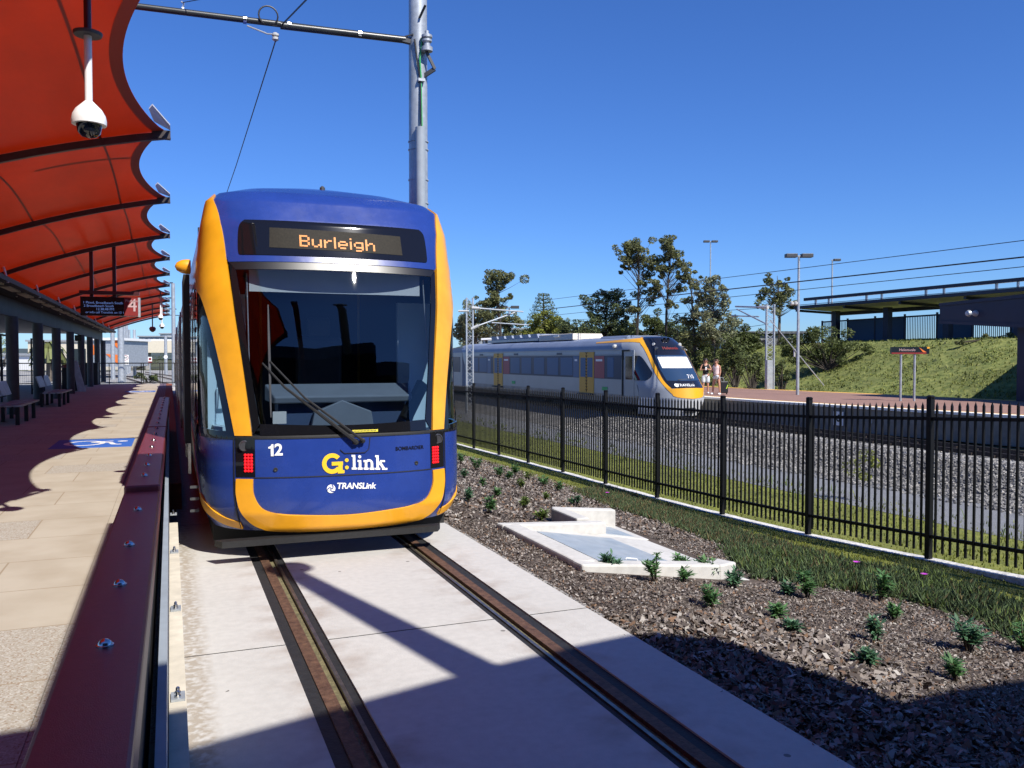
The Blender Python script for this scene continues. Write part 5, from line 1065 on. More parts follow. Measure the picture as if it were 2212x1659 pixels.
S2 = Surf(20.35, [(-.65, 1.2), (-.3, 1.38), (0, 1.4), (2.2, 1.4), (2.5, 1.33), (2.75, 1.1), (2.88, .7), (2.92, .02)], [(-.65, 30.5), (.2, 30.1), (.65, 30.2), (.95, 30.5), (2.05, 31.5), (2.5, 31.9), (2.8, 32.3), (2.92, 32.9)], [(-1, 2.0), (.9, 2.0), (2.9, 1.9)], 2.0, 10)
train = thing('train', 'silver electric train with yellow front number 710 at the railway platform', 'train', (20.35, 31, -.65))
def tspan(z0, z1, u0, u1, m, nm, off=0, nz=6, nu=10, skirt=.03, parent=None):
    return ruled(S2, [(u0, z0+(z1-z0)*k/nz) for k in range(nz+1)], [(u1, z0+(z1-z0)*k/nz) for k in range(nz+1)], off, 1, nu, skirt, False).build(nm, m, parent or train, smooth=True)
UE = 1+(55.2-32.5)/10
tspan(-.55, .2, -1, 1, M['white'], 'front_skirt', 0, 6, 50); tspan(.2, .95, -1, 1, M['trainbody'], 'nose', 0, 8, 50)
tspan(.95, 2.9, -1, 1, M['trainbody'], 'cab_front', -.002, 16, 50)
for s in (-1, 1):
    tspan(-.12, .25, s*1.001, s*UE, M['trainlower'], 'side_skirt', 0, 3, 6); tspan(.25, 2.3, s*1.001, s*UE, M['trainbody'], 'side_wall', 0, 4, 6)
    tspan(2.3, 2.9, s*1.001, s*UE, M['trainroof'], 'roof_side', 0, 8, 6)
# black mask, yellow surround, windscreen
MA = [(-.56, .64), (-.635, .9), (-.66, 1.45), (-.655, 2.0), (-.66, 2.3), (-.72, 2.7), (-.78, 2.86)]; MBm = [(-u, z) for u, z in MA]
ruled(S2, MA, MBm, .012, 5, 40, .03).build('front_mask', M['trainblack'], train, smooth=True)
for f in (lambda P: P, mir):
    ruled(S2, f([(-.5, .3), (-.6, .48), (-.69, .74), (-.735, 1.29), (-.725, 2.0), (-.74, 2.3), (-.8, 2.6), (-.9, 2.68)]), f([(-.46, .58), (-.555, .62), (-.633, .9), (-.658, 1.45), (-.653, 2.0), (-.658, 2.3), (-.72, 2.72), (-.78, 2.84)]), .014, 5, 4, .03).build('yellow_surround', M['trainyel'], train, smooth=True)
    ruled(S2, f([(-.8, 2.58), (-.95, 2.62), (-1.25, 2.6)]), f([(-.78, 2.8), (-.95, 2.76), (-1.25, 2.66)]), .012, 5, 3, .03).build('yellow_surround', M['trainyel'], train, smooth=True)
    ruled(S2, f([(-1.02, .94), (-.99, .93), (-.93, .94), (-.84, 1.08), (-.78, 1.26)]), f([(-1.02, 2.0), (-.99, 2.0), (-.92, 2.0), (-.84, 1.95), (-.79, 1.45)]), .012, 5, 6, .02).build('cab_side_window', M['darkglass'], train, smooth=True)
    c = S2.pt(-.5 if f is not mir else .5, 2.49, .014); MB().lathe(c, [(.075, .02), (.08, -.02), (.05, -.03), (.004, -.02)], 16, 'y').build('marker_light', M['porcelain'], train, smooth=True)
    c = S2.pt(-.47 if f is not mir else .47, 2.3, .014); MB().lathe(c, [(.09, .02), (.095, -.02), (.06, -.03), (.004, -.02)], 16, 'y').build('headlight', M['lampglass'], train, smooth=True)
    c = S2.pt(-.16 if f is not mir else .0, 2.72, .0); MB().lathe(c, [(.03, .06), (.05, 0), (.095, -.16), (.08, -.165), (.01, -.08)], 14, 'y').build('horn', M['trainblack'], train, smooth=True)
ruled(S2, [(-.54, .32), (-.4, .24), (0, .2), (.4, .24), (.54, .32)], [(-.56, .6), (-.4, .625), (0, .64), (.4, .625), (.56, .6)], .016, 6, 5, .03).build('yellow_nose_band', M['trainyel'], train, smooth=True)
ws = ruled(S2, [(-.57, .93), (-.6, 1.45), (-.57, 2.02)], [(.57, .93), (.6, 1.45), (.57, 2.02)], .02, 6, 30, .01).build('windscreen', M['trainglass'], train, smooth=True)
ruled(S2, [(-.54, 1.46), (-.54, 1.94)], [(.5, 1.46), (.5, 1.94)], .026, 6, 20, .005, False).build('sun_blind', M['white'], ws, smooth=True)
ruled(S2, [(-.4, 2.2), (-.4, 2.44)], [(.3, 2.2), (.3, 2.44)], .016, 4, 14, .005, False).build('destination_glass', M['darkglass'], train, smooth=True)
text_on(S2, 'Helensvale', .17, 20.3, 2.32, .024, .002).build('destination_text', M['signred'], train)
text_on(S2, '710', .23, 20.35+.17*1.4, 1.09, .03, .0, 0, 1.1).build('fleet_number', M['whitefilm'], train)
text_on(S2, 'TRANSLink', .15, 20.35-.24*1.4+.16, .745, .022, .001, .18, 1.05).build('operator_text', M['whitefilm'], train)
mb = MB(); c = (20.35-.57, .745); mb.add([S2.xz(c[0], c[1], .02)]+[S2.xz(c[0]+.07*math.cos(R(k*20)), c[1]+.07*math.sin(R(k*20)), .02) for k in range(18)], [(0, 1+k, 1+(k+1) % 18) for k in range(18)]); mb.build('roundel', M['whitefilm'], train)
MB().tube([S2.pt(-.3, .95, .05), S2.pt(.15, .99, .05)], .015, 5).build('wiper', M['blackmatt'], train)
MB().bar(S2.pt(.62, .85, .05), S2.pt(.56, 2.0, .06), .03, .02).build('wiper', M['blackmatt'], train)
# side details (near side, X = 18.95)
X = 18.95
def sb(y0, y1, z0, z1, m, nm, d=.012, parent=train, bev=0): return MB().box(X-d, X+.02, y0, y1, z0, z1).build(nm, m, parent, bevel=bev)
wb = sb(33.7, 55.1, .93, 2.02, M['trainglass'], 'window_band', .006)
for a, b in ((34.4, 35.0), (38.7, 40.1), (40.4, 41.8), (42.2, 43.6), (44.0, 45.4), (45.7, 47.1), (51.2, 52.6), (52.9, 54.3)): MB().box(X-.011, X+.01, a, b, 1.02, 1.93).build('pane', M['trainpane'], wb)
for a, b, m in ((35.3, 36.3, 'poster'), (37.95, 38.6, 'posterblue'), (47.3, 48.3, 'poster'), (50.45, 51.1, 'posterblue')):
    p = MB().box(X-.013, X+.01, a, b, .95, 2.0).build('poster', M[m], wb); MB().box(X-.016, X, a+.2, b-.15, 1.75, 1.85).build('poster_text', M['whitefilm'], p)
for y0 in (36.35, 48.4):
    d = sb(y0, y0+1.55, .2, 2.2, M['sidegold'], 'passenger_door', .02)
    for a in (.12, .86): MB().box(X-.026, X, y0+a, y0+a+.56, .98, 1.92).build('door_window', M['trainpane'], d)
    mb = MB(); mb.box(X-.027, X, y0+.765, y0+.785, .22, 2.18)
    for k in range(13):
        z = .3+k*.15
        for s in (-1, 1): mb.bar((X-.025, y0+.775, z), (X-.025, y0+.775+s*.1, z+.09), .012, .02)
    mb.build('leaf_pattern', M['blackmatt'], d); MB().box(X-.12, X, y0-.05, y0+1.6, .12, .17).build('door_step', M['underframe'], train)
cd = sb(32.55, 33.45, .18, 2.25, M['trainbody'], 'cab_door', .012); MB().box(X-.02, X, 32.7, 33.3, .95, 1.98).build('door_window', M['darkglass'], cd)
MB().box(X-.05, X, 33.5, 33.58, .2, 2.2).box(X-.05, X, 32.9, 33.58, 2.2, 2.28).build('handrail', M['blackmatt'], train)
for y in (35, 46.4): MB().box(X-.02, X, y, y+.5, .38, .55).build('data_plate', M['green'], train)
for y in (40, 46, 52): MB().box(X-.01, X, y, y+.6, 2.08, 2.18).build('vent', M['trainglass'], train)
mb = MB()
for z in (2.05, 2.26): mb.box(X-.008, X, 33.8, 55.1, z, z+.015)
mb.build('seam', M['trainlower'], train)
MB().lathe(S2.pt(-1.06, 2.42, .05), [(.02, -.1), (.1, -.05), (.1, .08), (.02, .12)], 12, 'x').build('side_camera', M['porcelain'], train)
mb = MB(); mb.poly3([(19.4, 39.6, 2.86), (21.3, 39.6, 2.86), (21.2, 39.8, 3.2), (19.5, 39.8, 3.2)], (0, 4.4, 0)); mb.build('roof_unit', M['beige'], train, bevel=.03)
MB().box(19.38, 19.395, 41.3, 42, 3.05, 3.14).build('unit_label', M['white'], train)
mb = MB(); mb.box(19.5, 21.2, 44.3, 52.5, 2.9, 3.05); mb.build('roof_plinth', M['trainbody'], train)
mb = MB()
for k in range(6): mb.poly3([(19.6, 44.5+k*1.3, 3.06), (21, 44.5+k*1.3, 3.06), (21, 44.7+k*1.3, 3.3), (19.6, 44.7+k*1.3, 3.3)], (0, 1.0, 0))
mb.build('roof_equipment', M['trainroof'], train)
MB().poly3([(19.5, 34.2, 2.84), (21.2, 34.2, 2.84), (21.1, 34.2, 2.95), (19.6, 34.2, 2.95)], (0, 2.6, 0)).build('cab_fairing', M['trainroof'], train)
MB().box(19.1, 21.6, 32.5, 78, -.35, -.1).build('underframe', M['underframe'], train)
mb = MB()
for y in (39, 42.2, 45.5): mb.box(18.98, 19.4, y, y+2.2, -.5, -.12)
mb.build('equipment_box', M['underframe'], train)
for y in (33.6, 36.0, 50.6, 53.0):
    w = MB().lathe((19.55, y, -.2), [(.1, -.09), (.42, -.09), (.42, .02), (.38, .05), (.1, .05)], 22, 'x').build('wheel', M['underframe'], train, smooth=True)
    mb = MB(); 
    for a0 in (200, 20): mb.add([(19.45, y+r*math.cos(R(a0+k*10)), -.2+r*math.sin(R(a0+k*10))) for k in range(8) for r in (.36, .43)], [(2*k, 2*k+1, 2*k+3, 2*k+2) for k in range(7)])
    mb.build('wheel_mark', M['brake'], w)
for y in (33.2, 50.2): MB().box(19.2, 19.4, y, y+3.4, -.5, -.2).build('bogie_frame', M['underframe'], train)
MB().box(19.15, 21.5, 55.15, 56.2, -.05, 2.5).build('gangway', M['white'], train)
MB().box(18.95, 21.75, 56.2, 79, -.1, 2.3).build('second_car', M['trainbody'], train); MB().box(19.1, 21.6, 56.2, 79, 2.301, 2.62).build('second_car_roof', M['trainroof'], train); MB().box(18.94, 18.949, 56.6, 78, .93, 2.0).build('second_car_windows', M['trainglass'], train)
MB().box(20.1, 20.6, 30.25, 30.8, -.42, -.2).build('coupler', M['underframe'], train)
# lattice masts with cantilevers
def lattice(x, y, z0, z1, w, label, arms, grp='lattice overhead masts of the railway', half=False):
    t = thing('lattice_mast', label, 'mast', (x, y, z0), grp); ax = Vector((math.cos(YAW), -math.sin(YAW), 0)); q = Vector((x, y, 0))
    mb = MB(); mb.bar(q-ax*w/2+Vector((0, 0, z0-.1)), q-ax*w/2+Vector((0, 0, z1)), .07, .1).bar(q+ax*w/2+Vector((0, 0, z0-.1)), q+ax*w/2+Vector((0, 0, z1)), .07, .1); mb.build('channels', M['galv'], t)
    mb = MB(); n = int((z1-z0)/(w*.95)); zz = z0+(1.6 if half else 0)
    for k in range(n):
        a = zz+(z1-zz)*k/n; b = zz+(z1-zz)*(k+1)/n; s = 1 if k % 2 else -1
        mb.bar(q-ax*s*w/2+Vector((0, 0, a)), q+ax*s*w/2+Vector((0, 0, b)), .03, .03)
        mb.bar(q+ax*s*w/2+Vector((0, 0, a)), q-ax*s*w/2+Vector((0, 0, b)), .02, .02)
    mb.build('lacing', M['galv'], t)
    if half: MB().box(x-w/2-.02, x+w/2+.02, y-.08, y+.08, z0-.05, z0+1.6).build('boot', M['galv'], t)
    for nm, p0, p1, r in arms: MB().tube([p0, p1], r, 8).build(nm, M['porcelain'] if nm == 'insulator' else M['galv'], t)
    return t
mx, my = 15.9, 45.8; K = lambda px, py, d=48.4: tuple(at(px, py, d))
lattice(mx, my, g(mx, my), 5.35, .36, 'lattice mast in front of the silver train', [('insulator', K(1019, 665), K(1035, 666), .09), ('cantilever_tube', K(1035, 666), K(1130, 673.5, 50), .045), ('insulator', K(1018, 711), K(1034, 703), .09), ('diagonal_tube', K(1034, 703), K(1112, 675, 50), .04),
  ('registration_tube', K(1062, 697, 49), K(1142, 702, 50.5), .035), ('insulator', K(1013, 672), K(990, 672), .06)])
lattice(30.45, 37.7, .2, 4.85, .42, 'lattice mast with solid foot behind the platform lamp', [('cantilever_tube', K(1657, 664, 43), K(1589, 662, 46), .045), ('diagonal_tube', K(1656, 700, 43), K(1592, 668, 46), .04), ('registration_tube', K(1640, 684, 44), K(1580, 682, 46), .035), ('insulator', K(1659, 664, 43), K(1640, 663.5, 43.6), .08)], half=True)
t = thing('stay_rod', 'thin steel stay slanting from the lattice mast to the platform edge', 'stay', (30.6, 37.6, 3)); MB().tube([K(1663, 690, 43), K(1780, 833, 43.5)], .025, 6).build('rod', M['galv'], t); MB().lathe(K(1716, 762, 43.3), [(.05, -.2), (.05, .2)], 8).build('insulator', M['porcelain'], t)
# overhead railway wires
def wireline(pts, r, label): tag(MB().tube(pts, r, 5).build('overhead_wire', M['wire'], None, loc=pts[0]), label, 'wire', 'overhead wires of the railway')
for zs, x, r, lb in (((5.3, 4.75), 20.4, .011, 'topmost thin overhead wire above the railway'), ((4.75, 4.36), 20.3, .021, 'thick middle overhead wire above the railway'), ((4.35, 4.18), 20.3, .011, 'thin contact wire below the thick railway wire')):
    pts = []
    for k in range(9):
        f = k/8; y = 46-f*44; pts.append((x, y, zs[0]+(zs[1]-zs[0])*f*1.0-.0))
    wireline(pts, r, lb)
wireline([(29.6, 80, 5.2), (29.6, 38, 4.6), (30.5, 5, 4.6)], .014, 'far thin wire above the second railway track')
wireline([K(1660, 700, 43), K(1350, 745, 70)], .012, 'thin wire running left from the solid footed mast')
# lamp posts
def lamp(x, y, z0, z1, label, s=1, single=False, cams=False):
    t = thing('lamp_post', label, 'lamp', (x, y, z0), 'lamp posts around the railway'); ax = Vector((math.cos(YAW), -math.sin(YAW), 0)); q = Vector((x, y, 0))
    MB().tube([(x, y, z0), (x, y, z1)], [.075*s, .05*s], 12).build('pole', M['galv'], t, smooth=True)
    for sg in ((1,) if single else (-1, 1)):
        a = q+ax*sg*.1*s+Vector((0, 0, z1+.02)); b = q+ax*sg*.62*s+Vector((0, 0, z1+.02)); MB().bar(a, b, .34*s, .17*s).build('lamp_head', M['darkgrey'], t, bevel=.02)
    MB().bar(q-ax*.1*s+Vector((0, 0, z1)), q+ax*.1*s+Vector((0, 0, z1)), .08*s, .06*s).build('bracket', M['galv'], t)
    if cams:
        for sg in (-1, -.4): MB().lathe(q+ax*(sg*.3)+Vector((0, 0, 4.38)), [(.02, -.05), (.09, 0), (.09, .1), (.03, .14)], 12).build('camera', M['porcelain'], t, smooth=True)
lamp(26.95, 31.4, .2, 6.6, 'platform lamp post with two box heads', cams=True)
p = at(1535, 522, 90); lamp(p.x, p.y, 2, p.z, 'tall twin headed lamp behind the feathery gum', 1.2); p = at(1798, 562, 80); lamp(p.x, p.y, 2, p.z, 'slim lamp with one arm above the far shelter', 1.2, True)
p = at(1100, 700, 85); lamp(p.x, p.y, 0, at(1090, 664, 85).z, 'pale pole with fittings behind the train', 1.6)
# station name sign
a = Vector((26.78, 25.28, .2)); b = Vector((27.29, 25.08, .2)); ux = (b-a).normalized(); nn = Vector((ux.y, -ux.x, 0)); L_ = at(1921, 757, 34.0); zt, zb = 2.34, 2.06
o = (a+b)/2; t = thing('station_sign', 'dark station name sign on two posts reading Helensvale', 'sign', (o.x, o.y, .2))
for p in (a, b): MB().tube([p, (p.x, p.y, zb-.001)], .045, 10).build('post', M['galv'], t, smooth=True)
c0 = o-ux*.68; c1 = o+ux*.82
bd = MB().bar((c0.x, c0.y, (zt+zb)/2), (c1.x, c1.y, (zt+zb)/2), .12, zt-zb).build('board', M['signblack'], t)
f = nn*.066
MB().poly3([c0+f+Vector((0, 0, zb-.2)), c1-ux*.12+f+Vector((0, 0, zb-.2)), c1-ux*.12+f+Vector((0, 0, zb-.14)), c0+f+Vector((0, 0, zb-.14))], nn*.004).build('red_stripe', M['signred'], bd)
MB().poly3([c1-ux*.42+f+Vector((0, 0, zt-.22)), c1-ux*.12+f+Vector((0, 0, zb-.13)), c1-ux*.25+f+Vector((0, 0, zb-.13))], nn*.005).build('orange_flash', M['orange'], bd)
MB().poly3([c1-ux*.1+f+Vector((0, 0, zt-.27)), c1+f+Vector((0, 0, zt-.27)), c1+f+Vector((0, 0, zt-.205)), c1-ux*.1+f+Vector((0, 0, zt-.205))], nn*.01).build('yellow_cap', M['yellow'], bd)
text_flat('Helensvale', .15, c0+ux*.62+f+nn*.006+Vector((0, 0, zb-.2+.16)), ux, (0, 0, 1)).build('station_name', M['pinktext'], bd)
p = hz(1818, 918, -.2)
for px, s_, lb in ((1815, '6', 'white plate with a 6 on the platform wall'), (1885, '8', 'faint 8 on the platform wall')):
    v = ray(px, 915); 
    for (xa, y1), (xb, y2) in zip(PF, PF[1:]):
        # intersect the ray in plan with the platform edge
        dx, dy = xb-xa, y2-y1; den = v.x*dy-v.y*dx
        s = (xa*dy-y1*dx)/den; px2, py2 = v.x*s, v.y*s
        if min(y1, y2) <= py2 <= max(y1, y2):
            e = Vector((dx, dy, 0)).normalized(); e = e if e.y < 0 else -e; nrm = Vector((-abs(e.y), e.x*(1 if e.y < 0 else -1), 0)); nrm = Vector((e.y, -e.x, 0)); 
            if nrm.x > 0: nrm = -nrm
            c = Vector((px2, py2, -.27)); t = thing('number_plate', lb, 'number plate', c, 'numbers on the platform wall'); W_ = .22 if s_ == '6' else .12
            if s_ == '6': MB().poly3([c+nrm*.09+e*sx*W_+Vector((0, 0, sz*.25)) for sx, sz in ((-1, -1), (1, -1), (1, 1), (-1, 1))], nrm*.01).build('plate', M['white'], t)
            text_flat(s_, .36 if s_ == '6' else .26, c+nrm*.106, e, (0, 0, 1), .01).build('digit', M['signblack'] if s_ == '6' else M['galv'], t)
            break
scatter('embankment_grass', M['bankgrass'], 42000, (31.8, 46), (16, 62), (1, 1), blade(.04, .15, .06, .9), .02, 'rough grass on the embankment', lambda x, y: .35+.65*(math.sin(x*1.9+y)+math.sin(y*1.3-x) > .2))
scatter('embankment_grass', M['bushy'], 6000, (31.8, 46), (16, 62), (1, 1), blade(.06, .2, .1, .9), .02, 'rough grass on the embankment', lambda x, y: 1 if math.sin(x*2.3+y*.7)+math.sin(y*1.9-x) > 1 else 0)
# far shelter on the embankment
ya, yb = 49.5, 24; t = thing('far_shelter', 'long dark blue walkway shelter on top of the embankment', 'shelter', (43, 40, 3))
mb = MB()
for k in range(6):
    y0 = 48.5-k*4.6; MB().poly3([(41.5, y0, 5.42), (45.6, y0+.2, 5.26), (45.6, y0+.2, 5.38), (41.5, y0, 5.56)], (0, -4.58, 0)).build('roof_panel', M['soffit'], t)
    MB().bar((41.45, y0, 5.3), (45.5, y0+.1, 5.16), .16, .16).build('rafter', M['navy'], t)
MB().box(41.3, 41.498, 23, 48.6, 5.4, 5.6).build('fascia', M['navy'], t); MB().box(41.3, 41.5, 23, 47.6, 5.92, 6.12).build('top_rail', M['navy'], t)
MB().box(45.3, 45.59, 23, 48.6, 5.02, 5.25).build('rear_beam', M['navy'], t)
for k in range(6):
    y0 = 46.5-k*4.6; MB().box(43, 43.4, y0-.2, y0+.2, g(43.2, y0)-.2, 5.2).build('post', M['navy'], t); MB().box(41.35, 41.45, y0-.06, y0+.06, 5.601, 5.919).box(41.35, 41.45, y0-1.3, y0-1.2, 5.601, 5.919).build('rail_bracket', M['galv'], t)
t = thing('embankment_fence', 'dark blue mesh and picket fence under the far shelter', 'fence', (44.2, 38, 3))
for k in range(11):
    y0 = 49-k*2.5; z0 = g(44.3, y0)
    MB().box(44.2, 44.3, y0-.05, y0+.05, z0-.2, z0+1.75).build('post', M['navy'], t)
    if k % 3 == 1 or k % 4 == 2: MB().box(44.23, 44.25, y0-2.44, y0-.06, z0+.05, z0+1.6).build('mesh_panel', M['bluemesh'], t)
    else:
        mb = MB()
        for j in range(18): mb.box(44.23, 44.25, y0-.12-j*.13, y0-.1-j*.13+.02, z0, z0+1.6)
        mb.build('picket_panel', M['navy'], t)
mb = MB(); mb.bar((44.25, 49, g(44.3, 49)+1.66), (44.25, 24, g(44.3, 24)+1.66), .08, .1); mb.build('top_rail', M['navy'], t)
# pickets in front of the white shed
t = thing('shed_fence', 'black picket fence in front of the white corrugated shed', 'fence', tuple(at(1640, 765, 62)))
a = at(1565, 762, 64); b = at(1745, 764, 60); mb = MB()
for k in range(70): p = a.lerp(b, k/69); mb.box(p.x-.02, p.x+.02, p.y-.02, p.y+.02, p.z-.3, p.z+1.6)
mb.build('pickets', M['fence'], t); MB().bar(a+Vector((0, 0, 1.4)), b+Vector((0, 0, 1.4)), .05, .05).bar(a, b, .05, .05).build('rails', M['fence'], t)
tt, p, q, z0 = bldg(1566, 1735, 722, 768, 72, 'white corrugated shed behind black pickets', M['whitewall'], 8)
for f0, f1 in ((.12, .24), (.42, .55), (.75, .85)):
    a, b = p.lerp(q, f0), p.lerp(q, f1); MB().poly3([Vector((a.x, a.y, z0))-n*.04, Vector((b.x, b.y, z0))-n*.04, Vector((b.x, b.y, p.z-.5))-n*.04, Vector((a.x, a.y, p.z-.5))-n*.04], n*.03).build('door_opening', M['cabdark'], tt)
bldg(1225, 1272, 726, 760, 95, 'white rooftop box left of the dark trees', M['white'], 5, M['white']); bldg(1238, 1258, 718, 740, 100, 'small white block on the white rooftop box', M['white'], 3, M['white'])
bldg(1000, 1034, 728, 760, 96, 'pale house left of the lattice mast', M['galv'], 6, M['white'], wins=2); bldg(1038, 1098, 725, 760, 120, 'grey house behind the train, under the tall gum', M['roofgrey'], 6, wins=3)
bldg(1104, 1162, 712, 760, 130, 'white house between the olive tree and the round tree', M['white'], 6, wins=2); bldg(1290, 1560, 741, 765, 100, 'long white low building glimpsed between the tree trunks', M['white'], 6, M['white'], wins=10)
p = at(1040, 733, 62); t = thing('train_shelter_roof', 'small white flat roof showing above the train', 'roof', p); q = at(1103, 730, 62)
MB().bar(p, q, 1.5, .12).build('roof_slab', M['white'], t); MB().bar(p.lerp(q, .1), p.lerp(q, .1)-Vector((0, 0, 3.2)), .1, .1).bar(p.lerp(q, .9), p.lerp(q, .9)-Vector((0, 0, 3.2)), .1, .1).build('post', M['galv'], t)
# platform shelter fascia on the right
A, B = at(2030, 655, 36), at(2330, 622, 30.5); A2, B2 = at(2030, 699, 36), at(2330, 714, 30.5); n2 = Vector((1, .1, 0))
t = thing('platform_shelter', 'navy fascia of a railway platform shelter at the right edge', 'shelter', (33, 26, .2))
MB().poly3([A, B, B2, A2], n2*3.5).build('fascia', M['navy'], t)
MB().poly3([A+Vector((-.05, 0, 0)), B+Vector((-.05, 0, 0)), B+Vector((-.05, 0, -.16)), A+Vector((-.05, 0, -.12))], n2*.04).build('top_flange', M['navy'], t)
MB().poly3([A2+Vector((-.05, 0, .12)), B2+Vector((-.05, 0, .18)), B2+Vector((-.05, 0, 0)), A2+Vector((-.05, 0, 0))], n2*.04).build('bottom_flange', M['navy'], t)
for px in (2093, 2108): c = at(px, 677, 34.4); MB().lathe(c, [(.02, -.12), (.1, -.1), (.14, 0)], 14, 'x').build('spotlight', M['galv'], t, smooth=True)
c = hz(2212, 867, .2); MB().box(c.x-.17, c.x+.23, c.y-.2, c.y+.2, .2, 3.6).build('column', M['navy'], t)
MB().poly3([hz(2260, 870, .2)+Vector((0, 0, 3.2)), hz(2600, 900, .2)+Vector((0, 0, 3.2)), hz(2600, 870, .2)+Vector((4, -4, 3.2)), hz(2300, 850, .2)+Vector((0, 0, 3.2))], (0, 0, .15)).build('roof_slab', M['navy'], t)
# young tree behind the fence
p = hg(1862, 1085); t = thing('sapling', 'thin olive sapling standing behind the fence', 'tree', p); cm = MB()
for x, y, r in ((1840, 1010, 24), (1872, 985, 20), (1890, 1000, 14), (1868, 1030, 14)):
    d = p.x*math.sin(YAW)+p.y*math.cos(YAW); leafball(cm, at(x, y, d), r/F*d, 120, .07)
cm.build('crown', M['gumbright'], t); MB().tube([p, at(1866, 1040, p.x*math.sin(YAW)+p.y*math.cos(YAW)), at(1868, 985, p.x*math.sin(YAW)+p.y*math.cos(YAW))], [.03, .02, .006], 6).build('trunk', M['barkdark'], t)
# ================================================================ PEOPLE
def body(chains, m, nm, parent):
    """one skinned body: chains = list of joint lists [(pos, radius)] ; shared joints are welded"""
    me = bpy.data.meshes.new(nm); vs, rs, es, idx = [], [], [], {}
    for ch in chains:
        prev = None
        for p, r in ch:
            key = tuple(round(c, 4) for c in p)
            if key not in idx: idx[key] = len(vs); vs.append(Vector(p)); rs.append(r)
            if prev is not None: es.append((prev, idx[key]))
            prev = idx[key]
    org = ORG[parent.name]; me.from_pydata([v-org for v in vs], es, []); o = bpy.data.objects.new(nm, me); C.objects.link(o)
    sk = o.modifiers.new('s', 'SKIN'); sk.use_smooth_shade = True
    for i, r in enumerate(rs): me.skin_vertices[0].data[i].radius = (r, r) if not isinstance(r, tuple) else r
    me.skin_vertices[0].data[0].use_root = True
    sb_ = o.modifiers.new('d', 'SUBSURF'); sb_.levels = 2; sb_.render_levels = 2
    dg = bpy.context.evaluated_depsgraph_get(); dg.update(); m2 = bpy.data.meshes.new_from_object(o.evaluated_get(dg)); bpy.data.objects.remove(o)
    m2.materials.clear(); m2.materials.append(m); m2.polygons.foreach_set('use_smooth', [True]*len(m2.polygons))
    o2 = bpy.data.objects.new(nm, m2); C.objects.link(o2); o2.parent = parent; ORG[o2.name] = org; return o2
